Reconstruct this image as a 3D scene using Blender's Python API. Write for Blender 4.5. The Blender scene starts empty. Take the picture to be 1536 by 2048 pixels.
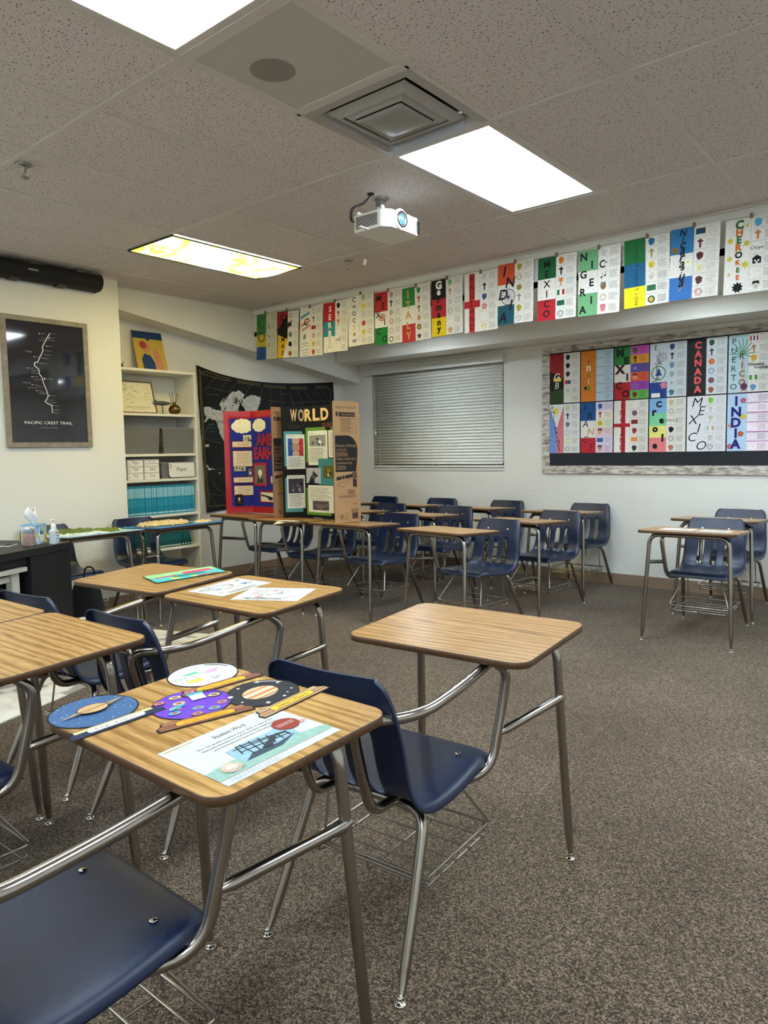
import bpy, math, random
from mathutils import Matrix, Vector, Euler
FT = 0.3048
IN = 0.0254
PI = math.pi
S = bpy.context.scene
COL = S.collection

# ------------------------------------------------------------ camera
def make_camera():
    yaw, pitch, roll = 0.6952, -0.0842, -0.0172
    cy, sy, cp, sp = math.cos(yaw), math.sin(yaw), math.cos(pitch), math.sin(pitch)
    f = Vector((-sy*cp, cy*cp, sp)); r0 = Vector((cy, sy, 0)); u0 = r0.cross(f)
    cr, sr = math.cos(roll), math.sin(roll)
    r = cr*r0 + sr*u0; u = -sr*r0 + cr*u0
    cam = bpy.data.cameras.new('camera'); o = bpy.data.objects.new('camera', cam); COL.objects.link(o)
    m = Matrix((( r.x, u.x, -f.x, 7.802*FT), (r.y, u.y, -f.y, -5.5808*FT), (r.z, u.z, -f.z, 4.27*FT), (0, 0, 0, 1)))
    o.matrix_world = m
    cam.sensor_fit = 'HORIZONTAL'; cam.sensor_width = 36.0
    cam.lens = 36.0*1447.77/1536.0
    cam.clip_start = 0.02
    S.camera = o
make_camera()

# ------------------------------------------------------------ world, exposure, lamp strengths
S.view_settings.view_transform = 'Standard'
S.view_settings.look = 'None'
S.view_settings.gamma = 1.0
S.view_settings.use_curve_mapping = False
S.view_settings.exposure = 0.0
w = bpy.data.worlds.new('world'); S.world = w; w.use_nodes = True
w.node_tree.nodes['Background'].inputs[0].default_value = (0.5, 0.5, 0.5, 1)
w.node_tree.nodes['Background'].inputs[1].default_value = 0.0
LAMP = 25.0          # fluorescent troffers, radiance of the acrylic diffuser
LAMP_COL = (0.86, 1.0, 1.12)
COVER = 15.0         # the troffer behind the printed fabric cover

# ------------------------------------------------------------ materials
MATS = {}
def lin(c):
    if isinstance(c, str):
        c = [int(c[i:i+2], 16)/255 for i in (0, 2, 4)]
    return tuple((x/12.92 if x <= 0.04045 else ((x+0.055)/1.055)**2.4) for x in c) + (1.0,)
def new_mat(name):
    m = bpy.data.materials.new(name); m.use_nodes = True
    return m, m.node_tree, m.node_tree.nodes['Principled BSDF']
def mat(key, col, rough=0.6, metal=0.0, bump=0.0, bscale=200.0, var=0.0, vscale=30.0, spec=0.5, trans=0.0, sheen=0.0, coat=0.0, alpha=1.0):
    if key in MATS: return MATS[key]
    m, nt, b = new_mat(key)
    N = nt.nodes; L = nt.links
    b.inputs['Base Color'].default_value = lin(col)
    b.inputs['Roughness'].default_value = rough
    b.inputs['Metallic'].default_value = metal
    b.inputs['Specular IOR Level'].default_value = spec
    b.inputs['Transmission Weight'].default_value = trans
    b.inputs['Coat Weight'].default_value = coat
    b.inputs['Sheen Weight'].default_value = sheen
    b.inputs['Alpha'].default_value = alpha
    tc = N.new('ShaderNodeTexCoord')
    if var > 0:
        n = N.new('ShaderNodeTexNoise'); n.inputs['Scale'].default_value = vscale; n.inputs['Detail'].default_value = 4
        L.new(tc.outputs['Object'], n.inputs['Vector'])
        r = N.new('ShaderNodeValToRGB'); c = lin(col)
        r.color_ramp.elements[0].position = 0.3; r.color_ramp.elements[1].position = 0.7
        r.color_ramp.elements[0].color = tuple(x*(1-var) for x in c[:3]) + (1,)
        r.color_ramp.elements[1].color = tuple(min(1, x*(1+var)) for x in c[:3]) + (1,)
        L.new(n.outputs['Fac'], r.inputs['Fac']); L.new(r.outputs['Color'], b.inputs['Base Color'])
    if bump > 0:
        n2 = N.new('ShaderNodeTexNoise'); n2.inputs['Scale'].default_value = bscale; n2.inputs['Detail'].default_value = 2
        L.new(tc.outputs['Object'], n2.inputs['Vector'])
        bp = N.new('ShaderNodeBump'); bp.inputs['Strength'].default_value = bump; bp.inputs['Distance'].default_value = 0.002
        L.new(n2.outputs['Fac'], bp.inputs['Height']); L.new(bp.outputs['Normal'], b.inputs['Normal'])
    MATS[key] = m
    return m
def ink(c):
    """flat printed / pencilled colour on paper"""
    return mat('ink_'+c, c, rough=0.75, spec=0.25, var=0.10, vscale=60)
def emis(key, col, s):
    if key in MATS: return MATS[key]
    m, nt, b = new_mat(key)
    b.inputs['Base Color'].default_value = (0.8, 0.8, 0.8, 1)
    b.inputs['Emission Color'].default_value = tuple(col)+(1,)
    b.inputs['Emission Strength'].default_value = s
    MATS[key] = m
    return m
def ramp(nt, pts):
    r = nt.nodes.new('ShaderNodeValToRGB'); e = r.color_ramp.elements
    while len(e) > 1: e.remove(e[-1])
    e[0].position = pts[0][0]; e[0].color = lin(pts[0][1])
    for p, c in pts[1:]:
        x = e.new(p); x.color = lin(c)
    return r
def carpet_mat():
    m, nt, b = new_mat('carpet'); N = nt.nodes; L = nt.links
    tc = N.new('ShaderNodeTexCoord')
    n = N.new('ShaderNodeTexVoronoi'); n.inputs['Scale'].default_value = 230; vsep = N.new('ShaderNodeSeparateColor')
    r = ramp(nt, [(0.0, '2a231a'), (0.3, '4a3f33'), (0.65, '695b4b'), (1.0, '927f69')])
    big = N.new('ShaderNodeTexNoise'); big.inputs['Scale'].default_value = 1.1; big.inputs['Detail'].default_value = 5
    rb = ramp(nt, [(0.35, 'c9c4c0'), (0.65, 'ffffff')])
    mx = N.new('ShaderNodeMix'); mx.data_type = 'RGBA'; mx.blend_type = 'MULTIPLY'; mx.inputs[0].default_value = 0.7
    vr = N.new('ShaderNodeTexVoronoi'); vr.inputs['Scale'].default_value = 0.9; vr.feature = 'F1'
    sp = ramp(nt, [(0.035, '7d716a'), (0.06, 'ffffff')])
    mx2 = N.new('ShaderNodeMix'); mx2.data_type = 'RGBA'; mx2.blend_type = 'MULTIPLY'; mx2.inputs[0].default_value = 1.0
    dn = N.new('ShaderNodeTexNoise'); dn.inputs['Scale'].default_value = 9
    va = N.new('ShaderNodeMixRGB'); va.inputs[0].default_value = 0.06
    L.new(tc.outputs['Object'], n.inputs['Vector']); L.new(n.outputs['Color'], vsep.inputs[0]); L.new(vsep.outputs[0], r.inputs['Fac'])
    L.new(tc.outputs['Object'], big.inputs['Vector']); L.new(big.outputs['Fac'], rb.inputs['Fac'])
    L.new(tc.outputs['Object'], dn.inputs['Vector'])
    L.new(tc.outputs['Object'], va.inputs[1]); L.new(dn.outputs['Color'], va.inputs[2]); L.new(va.outputs[0], vr.inputs['Vector'])
    L.new(vr.outputs['Distance'], sp.inputs['Fac'])
    L.new(r.outputs['Color'], mx.inputs['A']); L.new(rb.outputs['Color'], mx.inputs['B'])
    L.new(mx.outputs['Result'], mx2.inputs['A']); L.new(sp.outputs['Color'], mx2.inputs['B'])
    L.new(mx2.outputs['Result'], b.inputs['Base Color'])
    b.inputs['Roughness'].default_value = 0.95; b.inputs['Specular IOR Level'].default_value = 0.1; b.inputs['Sheen Weight'].default_value = 0.1
    bp = N.new('ShaderNodeBump'); bp.inputs['Strength'].default_value = 0.6; bp.inputs['Distance'].default_value = 0.003
    L.new(n.outputs['Distance'], bp.inputs['Height']); L.new(bp.outputs['Normal'], b.inputs['Normal'])
    MATS['carpet'] = m; return m
def wall_mat(key, col):
    m, nt, b = new_mat(key); N = nt.nodes; L = nt.links
    b.inputs['Base Color'].default_value = lin(col); b.inputs['Roughness'].default_value = 0.75; b.inputs['Specular IOR Level'].default_value = 0.3
    tc = N.new('ShaderNodeTexCoord'); n = N.new('ShaderNodeTexNoise'); n.inputs['Scale'].default_value = 38; n.inputs['Detail'].default_value = 3
    bp = N.new('ShaderNodeBump'); bp.inputs['Strength'].default_value = 0.35; bp.inputs['Distance'].default_value = 0.006
    L.new(tc.outputs['Object'], n.inputs['Vector']); L.new(n.outputs['Fac'], bp.inputs['Height']); L.new(bp.outputs['Normal'], b.inputs['Normal'])
    MATS[key] = m; return m
def tile_mat():
    m, nt, b = new_mat('ceiling_tile'); N = nt.nodes; L = nt.links
    tc = N.new('ShaderNodeTexCoord'); mp = N.new('ShaderNodeMapping'); mp.inputs['Scale'].default_value = (1.0, 1.7, 1)
    n = N.new('ShaderNodeTexNoise'); n.inputs['Scale'].default_value = 95; n.inputs['Detail'].default_value = 1.5
    r = ramp(nt, [(0.33, '6b6060'), (0.375, 'd8ceca'), (1.0, 'e0d6d2')])
    L.new(tc.outputs['Object'], mp.inputs['Vector']); L.new(mp.outputs['Vector'], n.inputs['Vector'])
    L.new(n.outputs['Fac'], r.inputs['Fac']); L.new(r.outputs['Color'], b.inputs['Base Color'])
    b.inputs['Roughness'].default_value = 0.95; b.inputs['Specular IOR Level'].default_value = 0.1
    bp = N.new('ShaderNodeBump'); bp.inputs['Strength'].default_value = 0.4; bp.inputs['Distance'].default_value = 0.002
    L.new(n.outputs['Fac'], bp.inputs['Height']); L.new(bp.outputs['Normal'], b.inputs['Normal'])
    MATS['tile'] = m; return m
def oak_mat():
    m, nt, b = new_mat('oak_laminate'); N = nt.nodes; L = nt.links
    tc = N.new('ShaderNodeTexCoord'); oi = N.new('ShaderNodeObjectInfo')
    add = N.new('ShaderNodeVectorMath'); add.operation = 'ADD'
    cmb = N.new('ShaderNodeCombineXYZ'); mu = N.new('ShaderNodeMath'); mu.operation = 'MULTIPLY'; mu.inputs[1].default_value = 7.0
    L.new(oi.outputs['Random'], mu.inputs[0]); L.new(mu.outputs[0], cmb.inputs[1]); L.new(mu.outputs[0], cmb.inputs[0])
    L.new(tc.outputs['Object'], add.inputs[0]); L.new(cmb.outputs[0], add.inputs[1])
    mp = N.new('ShaderNodeMapping'); mp.inputs['Scale'].default_value = (0.55, 5.0, 1.0); L.new(add.outputs[0], mp.inputs['Vector'])
    wv = N.new('ShaderNodeTexWave'); wv.wave_type = 'BANDS'; wv.bands_direction = 'Y'; wv.inputs['Scale'].default_value = 2.1
    wv.inputs['Distortion'].default_value = 11.0; wv.inputs['Detail'].default_value = 3.0; wv.inputs['Detail Scale'].default_value = 0.8; wv.inputs['Detail Roughness'].default_value = 0.55
    L.new(mp.outputs[0], wv.inputs['Vector'])
    mp2 = N.new('ShaderNodeMapping'); mp2.inputs['Scale'].default_value = (7.0, 190.0, 7.0); L.new(add.outputs[0], mp2.inputs['Vector'])
    n = N.new('ShaderNodeTexNoise'); n.inputs['Scale'].default_value = 1.6; n.inputs['Detail'].default_value = 4; L.new(mp2.outputs[0], n.inputs['Vector'])
    r1 = ramp(nt, [(0.0, '8d6836'), (0.18, 'a37b43'), (0.5, 'b08750'), (1.0, 'ba925b')])
    r2 = ramp(nt, [(0.36, 'c4a684'), (0.52, 'ffffff')])
    L.new(wv.outputs['Fac'], r1.inputs['Fac']); L.new(n.outputs['Fac'], r2.inputs['Fac'])
    mx = N.new('ShaderNodeMix'); mx.data_type = 'RGBA'; mx.blend_type = 'MULTIPLY'; mx.inputs[0].default_value = 0.75
    L.new(r1.outputs['Color'], mx.inputs['A']); L.new(r2.outputs['Color'], mx.inputs['B']); L.new(mx.outputs['Result'], b.inputs['Base Color'])
    b.inputs['Roughness'].default_value = 0.33; b.inputs['Specular IOR Level'].default_value = 0.45
    MATS['oak'] = m; return m
def woven_mat():
    m, nt, b = new_mat('woven_plastic'); N = nt.nodes; L = nt.links
    tc = N.new('ShaderNodeTexCoord'); sep = N.new('ShaderNodeSeparateXYZ'); cmb = N.new('ShaderNodeCombineXYZ')
    L.new(tc.outputs['Object'], sep.inputs[0]); L.new(sep.outputs['Y'], cmb.inputs[0]); L.new(sep.outputs['Z'], cmb.inputs[1])
    br = N.new('ShaderNodeTexBrick'); br.inputs['Scale'].default_value = 1.0; br.offset = 0.5
    br.inputs['Brick Width'].default_value = 0.022; br.inputs['Row Height'].default_value = 0.011; br.inputs['Mortar Size'].default_value = 0.0022
    br.inputs['Color1'].default_value = lin('8f8f8b'); br.inputs['Color2'].default_value = lin('85857f'); br.inputs['Mortar'].default_value = lin('3c3c3c')
    L.new(cmb.outputs[0], br.inputs['Vector']); L.new(br.outputs['Color'], b.inputs['Base Color'])
    b.inputs['Roughness'].default_value = 0.6
    MATS['woven'] = m; return m
def perf_mat():
    m, nt, b = new_mat('perforated_steel'); N = nt.nodes; L = nt.links
    tc = N.new('ShaderNodeTexCoord'); mp = N.new('ShaderNodeMapping'); mp.inputs['Rotation'].default_value = (0, 0, PI/4)
    L.new(tc.outputs['Object'], mp.inputs['Vector'])
    vr = N.new('ShaderNodeTexVoronoi'); vr.inputs['Scale'].default_value = 150; vr.inputs['Randomness'].default_value = 0.0; vr.voronoi_dimensions = '2D'
    L.new(mp.outputs['Vector'], vr.inputs['Vector'])
    r = ramp(nt, [(0.2, '55504c'), (0.3, 'c3bdb7')])
    L.new(vr.outputs['Distance'], r.inputs['Fac'])
    # dark speaker cone behind the holes
    ln = N.new('ShaderNodeVectorMath'); ln.operation = 'DISTANCE'; ln.inputs[1].default_value = (-0.107, -0.015, 0)
    L.new(tc.outputs['Object'], ln.inputs[0])
    r2 = ramp(nt, [(0.086, '3a3634'), (0.090, '6a6560')])
    L.new(ln.outputs['Value'], r2.inputs['Fac'])
    r3 = ramp(nt, [(0.16, '000000'), (0.26, 'ffffff')]); L.new(vr.outputs['Distance'], r3.inputs['Fac'])
    mx = N.new('ShaderNodeMix'); mx.data_type = 'RGBA'; L.new(r3.outputs['Color'], mx.inputs[0])
    L.new(r2.outputs['Color'], mx.inputs['A']); mx.inputs['B'].default_value = lin('c9c2bc')
    r4 = ramp(nt, [(0.086, 'c2bcb7'), (0.090, 'ffffff')]); L.new(ln.outputs['Value'], r4.inputs['Fac'])
    mq = N.new('ShaderNodeMix'); mq.data_type = 'RGBA'; mq.blend_type = 'MULTIPLY'; mq.inputs[0].default_value = 1.0
    L.new(mx.outputs['Result'], mq.inputs['A']); L.new(r4.outputs['Color'], mq.inputs['B']); L.new(mq.outputs['Result'], b.inputs['Base Color'])
    b.inputs['Roughness'].default_value = 0.6
    MATS['perf'] = m; return m
def barn_mat():
    m, nt, b = new_mat('birch_bark_border'); N = nt.nodes; L = nt.links
    tc = N.new('ShaderNodeTexCoord'); mp = N.new('ShaderNodeMapping'); mp.inputs['Scale'].default_value = (1, 1, 4.0)
    L.new(tc.outputs['Object'], mp.inputs['Vector'])
    n = N.new('ShaderNodeTexNoise'); n.inputs['Scale'].default_value = 11; n.inputs['Detail'].default_value = 6; n.inputs['Roughness'].default_value = 0.7
    L.new(mp.outputs[0], n.inputs['Vector'])
    r = ramp(nt, [(0.34, '5d5049'), (0.46, 'a39a90'), (0.58, 'd3ccc2'), (0.75, 'e6e1da')])
    L.new(n.outputs['Fac'], r.inputs['Fac']); L.new(r.outputs['Color'], b.inputs['Base Color'])
    b.inputs['Roughness'].default_value = 0.7
    MATS['bark'] = m; return m
def rug_mat():
    m, nt, b = new_mat('rug_wool'); N = nt.nodes; L = nt.links
    tc = N.new('ShaderNodeTexCoord'); n = N.new('ShaderNodeTexNoise'); n.inputs['Scale'].default_value = 4.5; n.inputs['Detail'].default_value = 6; n.inputs['Distortion'].default_value = 1.2
    L.new(tc.outputs['Object'], n.inputs['Vector'])
    r = ramp(nt, [(0.40, '8d8a84'), (0.46, 'c9c4ba'), (0.60, 'd9d5cb'), (1, 'dedad0')])
    L.new(n.outputs['Fac'], r.inputs['Fac']); L.new(r.outputs['Color'], b.inputs['Base Color']); b.inputs['Roughness'].default_value = 0.95
    MATS['rug'] = m; return m
def cover_mat():
    """lit fabric lamp cover printed with an autumn landscape: glows because the troffer shines through it"""
    m, nt, b = new_mat('lit_fabric_cover'); N = nt.nodes; L = nt.links
    tc = N.new('ShaderNodeTexCoord'); n = N.new('ShaderNodeTexNoise'); n.inputs['Scale'].default_value = 3.2; n.inputs['Detail'].default_value = 8; n.inputs['Roughness'].default_value = 0.65; n.inputs['Distortion'].default_value = 0.6
    L.new(tc.outputs['Object'], n.inputs['Vector'])
    r = ramp(nt, [(0.28, '5a8c2a'), (0.38, 'd8a010'), (0.46, 'ffdf40'), (0.54, 'fff7b0'), (0.62, 'ffffff'), (0.72, '9fd0e8')])
    L.new(n.outputs['Fac'], r.inputs['Fac'])
    b.inputs['Base Color'].default_value = lin('c8b060')
    L.new(r.outputs['Color'], b.inputs['Emission Color']); b.inputs['Emission Strength'].default_value = COVER
    MATS['cover'] = m; return m

M_CARPET = carpet_mat(); M_TILE = tile_mat(); M_OAK = oak_mat(); M_WOVEN = woven_mat(); M_PERF = perf_mat(); M_BARK = barn_mat(); M_RUG = rug_mat(); M_COVER = cover_mat()
M_WALL = wall_mat('wall_paint', 'e2e1da')
M_BASE = mat('baseboard_vinyl', '8d7660', rough=0.5)
M_TBAR = mat('ceiling_grid', 'd0c9c2', rough=0.5)
M_TRIMW = mat('white_trim', 'd9dad6', rough=0.45)
M_EDGE = mat('desk_edge_band', '4f3620', rough=0.35, var=0.15, vscale=120)
M_UNDER = mat('desk_underside', '3a3028', rough=0.8)
M_CHROME = mat('chrome_tube', 'aaa39c', rough=0.2, metal=1.0)
M_WIRE = mat('chrome_wire', 'a8a29b', rough=0.25, metal=0.9)
M_GLIDE = mat('chrome_glide', 'cfc8c0', rough=0.12, metal=1.0)
M_SEAT = mat('navy_plastic', '0d1f3c', rough=0.33, bump=0.25, bscale=900, spec=0.6)
M_BLACK = mat('black_laminate', '0f0f11', rough=0.5, bump=0.1, bscale=300)
M_BLACKCLOTH = mat('black_speaker_cloth', '101216', rough=0.85)
M_WHITEP = mat('white_plastic', 'e6e3dc', rough=0.35)
M_SHELF = mat('white_shelf_laminate', 'e3e0d2', rough=0.5)
M_PAPER = mat('paper', 'e9e6de', rough=0.8, spec=0.2)
M_KRAFT = mat('kraft_cardboard', 'a57f56', rough=0.85, var=0.06, vscale=8)
M_DARK = mat('dark_void', '0a0a0a', rough=0.9)
M_BLIND = mat('blind_slat', 'eceee8', rough=0.55)
M_CLOTHDK = mat('black_tapestry', '0b0d12', rough=0.95)
M_GREYWOOD = mat('grey_wood_frame', '8a8176', rough=0.6, var=0.2, vscale=25)
M_GLASSBLK = mat('glazed_dark_print', '23232c', rough=0.05, spec=0.9)
M_STEEL = mat('brushed_steel', '9b9a98', rough=0.35, metal=0.9)

# ------------------------------------------------------------ mesh builder
TEXT = {}
def glyphs(s, bold=0.0):
    k = (s, bold)
    if k in TEXT: return TEXT[k]
    c = bpy.data.curves.new('t', 'FONT'); c.body = s; c.size = 1.0; c.fill_mode = 'FRONT' if hasattr(c, 'fill_mode') else 'FRONT'
    c.dimensions = '2D'; c.offset = bold; c.resolution_u = 3
    o = bpy.data.objects.new('t', c); COL.objects.link(o)
    dg = bpy.context.evaluated_depsgraph_get(); dg.update()
    me = bpy.data.meshes.new_from_object(o.evaluated_get(dg))
    v = [tuple(x.co[:2]) for x in me.vertices]; f = [tuple(p.vertices) for p in me.polygons]
    bpy.data.objects.remove(o); bpy.data.curves.remove(c); bpy.data.meshes.remove(me)
    if v:
        x0 = min(a[0] for a in v); x1 = max(a[0] for a in v); y0 = min(a[1] for a in v); y1 = max(a[1] for a in v)
    else: x0 = x1 = y0 = y1 = 0
    TEXT[k] = (v, f, x0, x1, y0, y1)
    return TEXT[k]
class MB:
    def __init__(s): s.v = []; s.f = []; s.m = []; s.sm = []; s.mats = []; s.lay = 0.0
    def mi(s, m):
        if m not in s.mats: s.mats.append(m)
        return s.mats.index(m)
    def add(s, vs, fs, m, smooth=False, xf=None):
        b = len(s.v); i = s.mi(m)
        for p in vs:
            p = Vector(p)
            if xf is not None: p = xf @ p
            s.v.append(tuple(p))
        for f in fs: s.f.append(tuple(b+k for k in f)); s.m.append(i); s.sm.append(smooth)
        return s
    def box(s, a, b, m, xf=None):
        x0, y0, z0 = a; x1, y1, z1 = b
        v = [(x0,y0,z0),(x1,y0,z0),(x1,y1,z0),(x0,y1,z0),(x0,y0,z1),(x1,y0,z1),(x1,y1,z1),(x0,y1,z1)]
        return s.add(v, [(0,3,2,1),(4,5,6,7),(0,1,5,4),(1,2,6,5),(2,3,7,6),(3,0,4,7)], m, False, xf)
    def cbox(s, c, d, m, xf=None):
        return s.box([c[i]-d[i]/2 for i in range(3)], [c[i]+d[i]/2 for i in range(3)], m, xf)
    def prism(s, poly, z0, z1, m, ms=None, xf=None, smooth=False):
        n = len(poly); ms = ms or m
        s.add([(x, y, z1) for x, y in poly], [tuple(range(n))], m, False, xf)
        s.add([(x, y, z0) for x, y in poly], [tuple(reversed(range(n)))], m, False, xf)
        v = [(x, y, z0) for x, y in poly] + [(x, y, z1) for x, y in poly]
        return s.add(v, [(i, (i+1) % n, n+(i+1) % n, n+i) for i in range(n)], ms, smooth, xf)
    def tube(s, pts, r, m, n=10, xf=None, cap=True):
        pts = [Vector(p) for p in pts]; R = r if isinstance(r, (list, tuple)) else [r]*len(pts)
        T = []
        for i in range(len(pts)):
            a = pts[max(0, i-1)]; b = pts[min(len(pts)-1, i+1)]; T.append((b-a).normalized())
        up = Vector((0, 0, 1)) if abs(T[0].z) < 0.9 else Vector((1, 0, 0))
        nrm = (up - T[0]*up.dot(T[0])).normalized(); V = []; F = []
        for i, p in enumerate(pts):
            nrm = (nrm - T[i]*nrm.dot(T[i])).normalized(); bn = T[i].cross(nrm)
            for k in range(n):
                a = 2*PI*k/n; V.append(p + (nrm*math.cos(a)+bn*math.sin(a))*R[i])
        for i in range(len(pts)-1):
            for k in range(n):
                F.append((i*n+k, i*n+(k+1) % n, (i+1)*n+(k+1) % n, (i+1)*n+k))
        s.add(V, F, m, True, xf)
        if cap:
            L = len(pts)-1
            s.add(V[:n], [tuple(reversed(range(n)))], m, False, xf); s.add(V[L*n:], [tuple(range(n))], m, False, xf)
        return s
    def lathe(s, prof, m, c=(0, 0, 0), n=20, xf=None, sx=1.0, sy=1.0):
        V = []; F = []
        for r, z in prof:
            for k in range(n):
                a = 2*PI*k/n; V.append((c[0]+r*math.cos(a)*sx, c[1]+r*math.sin(a)*sy, c[2]+z))
        for i in range(len(prof)-1):
            for k in range(n): F.append((i*n+k, i*n+(k+1) % n, (i+1)*n+(k+1) % n, (i+1)*n+k))
        s.add(V, F, m, True, xf)
        L = len(prof)-1
        s.add(V[:n], [tuple(reversed(range(n)))], m, False, xf); s.add(V[L*n:], [tuple(range(n))], m, False, xf)
        return s
    # ---- flat drawing, z grows by one thin layer per call
    def up(s): s.lay += 0.00012; return s.lay
    def rect(s, x, y, w, h, m, xf=None, rot=0):
        z = s.up(); p = [(x, y), (x+w, y), (x+w, y+h), (x, y+h)]
        if rot:
            cx, cy = x+w/2, y+h/2; ca, sa = math.cos(rot), math.sin(rot)
            p = [(cx+(a-cx)*ca-(b-cy)*sa, cy+(a-cx)*sa+(b-cy)*ca) for a, b in p]
        return s.add([(a, b, z) for a, b in p], [(0, 1, 2, 3)], m, False, xf)
    def poly(s, pts, m, xf=None):
        z = s.up(); return s.add([(a, b, z) for a, b in pts], [tuple(range(len(pts)))], m, False, xf)
    def circ(s, x, y, r, m, ry=None, n=18, xf=None):
        ry = ry or r
        return s.poly([(x+r*math.cos(2*PI*k/n), y+ry*math.sin(2*PI*k/n)) for k in range(n)], m, xf)
    def ring(s, x, y, r, t, m, ry=None, n=24, xf=None, a0=0, a1=2*PI):
        ry = ry or r; z = s.up(); V = []; F = []
        for k in range(n+1):
            a = a0+(a1-a0)*k/n
            V += [(x+r*math.cos(a), y+ry*math.sin(a), z), (x+(r-t)*math.cos(a), y+(ry-t)*math.sin(a), z)]
        for k in range(n): F.append((2*k, 2*k+2, 2*k+3, 2*k+1))
        return s.add(V, F, m, False, xf)
    def line(s, pts, t, m, xf=None):
        z = s.up()
        for (a, b), (c, d) in zip(pts, pts[1:]):
            dx, dy = c-a, d-b; l = math.hypot(dx, dy) or 1e-9; nx, ny = -dy/l*t/2, dx/l*t/2; ex, ey = dx/l*t*0.3, dy/l*t*0.3
            s.add([(a-nx-ex, b-ny-ey, z), (c-nx+ex, d-ny+ey, z), (c+nx+ex, d+ny+ey, z), (a+nx-ex, b+ny-ey, z)], [(0, 1, 2, 3)], m, False, xf)
        return s
    def text(s, st, x, y, h, m, w=None, bold=0.0, shear=0.0, rot=0.0, xf=None, align='c', asp=1.0):
        """string centred on x (or left at x), lower edge y, capital height h, optional total width w"""
        v, f, x0, x1, y0, y1 = glyphs(st, bold)
        if not v: return s
        sc = h/0.7 if len(st) > 1 else h/max(0.3, (y1-y0))
        yy0 = 0 if len(st) > 1 else y0
        sx = (w/(x1-x0)) if w else sc*asp
        z = s.up(); P = []
        for a, b in v:
            px = (a-(x0+x1)/2 if align == 'c' else a-x0)*sx; py = (b-yy0)*sc; px += shear*py
            if rot: px, py = px*math.cos(rot)-py*math.sin(rot), px*math.sin(rot)+py*math.cos(rot)
            P.append((x+px, y+py, z))
        return s.add(P, f, m, False, xf)
    def lines(s, x, y, w, h, n, m, t=None, xf=None, rnd=0):
        R = random.Random(rnd*77+n); t = t or h/n*0.35
        z = s.up()
        for k in range(n):
            yy = y+h-(k+0.5)*h/n; ww = w*(0.72+0.28*R.random())
            s.add([(x, yy-t/2, z), (x+ww, yy-t/2, z), (x+ww, yy+t/2, z), (x, yy+t/2, z)], [(0, 1, 2, 3)], m, False, xf)
        return s
    def build(s, name, parent=None, loc=(0, 0, 0), rot=(0, 0, 0), bevel=0.0, seg=2, solid=0.0, sub=0, scale=1.0, label=None, cat=None, group=None, kind=None):
        me = bpy.data.meshes.new(name)
        me.from_pydata([tuple(c*scale for c in v) for v in s.v], [], s.f)
        for m in s.mats: me.materials.append(m)
        me.polygons.foreach_set('material_index', s.m); me.polygons.foreach_set('use_smooth', s.sm); me.update()
        o = bpy.data.objects.new(name, me); COL.objects.link(o)
        o.location = loc; o.rotation_euler = rot
        if parent: o.parent = parent
        if sub:
            d = o.modifiers.new('sub', 'SUBSURF'); d.levels = sub; d.render_levels = sub
        if solid:
            d = o.modifiers.new('solid', 'SOLIDIFY'); d.thickness = solid; d.offset = -1
        if bevel:
            d = o.modifiers.new('bevel', 'BEVEL'); d.width = bevel; d.segments = seg; d.limit_method = 'ANGLE'; d.angle_limit = math.radians(40)
            d.harden_normals = False
        return tag(o, label, cat, group, kind)
def tag(o, label=None, cat=None, group=None, kind=None):
    if label: o['label'] = label
    if cat: o['category'] = cat
    if group: o['group'] = group
    if kind: o['kind'] = kind
    return o
def empty(name, loc, rz=0, label=None, cat=None, group=None, rot=None):
    o = bpy.data.objects.new(name, None); COL.objects.link(o); o.empty_display_size = 0.1
    o.location = loc; o.rotation_euler = rot or (0, 0, rz)
    return tag(o, label, cat, group)
def copy_tree(o, parent=None):
    c = o.copy(); COL.objects.link(c)
    if parent: c.parent = parent
    for ch in list(o.children): copy_tree(ch, c)
    return c
def fillet(pts, r, n=6):
    """round the corners of a polyline; r one radius or a list"""
    P = [Vector(p) for p in pts]; out = [P[0]]
    for i in range(1, len(P)-1):
        rr = r[i-1] if isinstance(r, (list, tuple)) else r
        a, b, c = P[i-1], P[i], P[i+1]; d1 = (a-b); d2 = (c-b)
        L = min(rr, d1.length*0.49, d2.length*0.49)
        p1 = b+d1.normalized()*L; p2 = b+d2.normalized()*L
        for k in range(n+1):
            t = k/n; out.append(p1*(1-t)**2 + b*2*t*(1-t) + p2*t*t)
    out.append(P[-1]); return out
def rrect(w, h, r, n=6, cx=0, cy=0):
    o = []
    for qx, qy, a in ((1, 1, 0), (-1, 1, PI/2), (-1, -1, PI), (1, -1, 1.5*PI)):
        for k in range(n+1):
            t = a+PI/2*k/n; o.append((cx+qx*(w/2-r)+r*math.cos(t), cy+qy*(h/2-r)+r*math.sin(t)))
    return o
def V3(x, y, z): return (x*FT, y*FT, z*FT)
# ============================================================ ROOM
CZ, AZ = 9.09, 8.20                 # main ceiling, alcove ceiling (feet)
XL, XP, XR, YB, YW, YS = -12.4, -10.82, 14.0, -12.0, 16.2, 10.88
def slab(name, a, b, m, kind='structure'):
    mb = MB(); mb.box([v*FT for v in a], [v*FT for v in b], m)
    return mb.build(name, kind=kind)
slab('floor', (XL-.5, YB-.5, -.3), (XR+.5, YW+.8, 0), M_CARPET)
slab('wall_left', (XL-.4, 5.45, 0), (XL, YW+.6, 9.3), M_WALL)
slab('wall_left_front', (XL-.4, YB, 0), (XP, 5.45, 9.3), M_WALL)
slab('wall_right', (XR, YB, 0), (XR+.3, YW+.6, 9.3), M_WALL)
slab('wall_back', (XL, YB-.3, 0), (XR, YB, 9.3), M_WALL)
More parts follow.
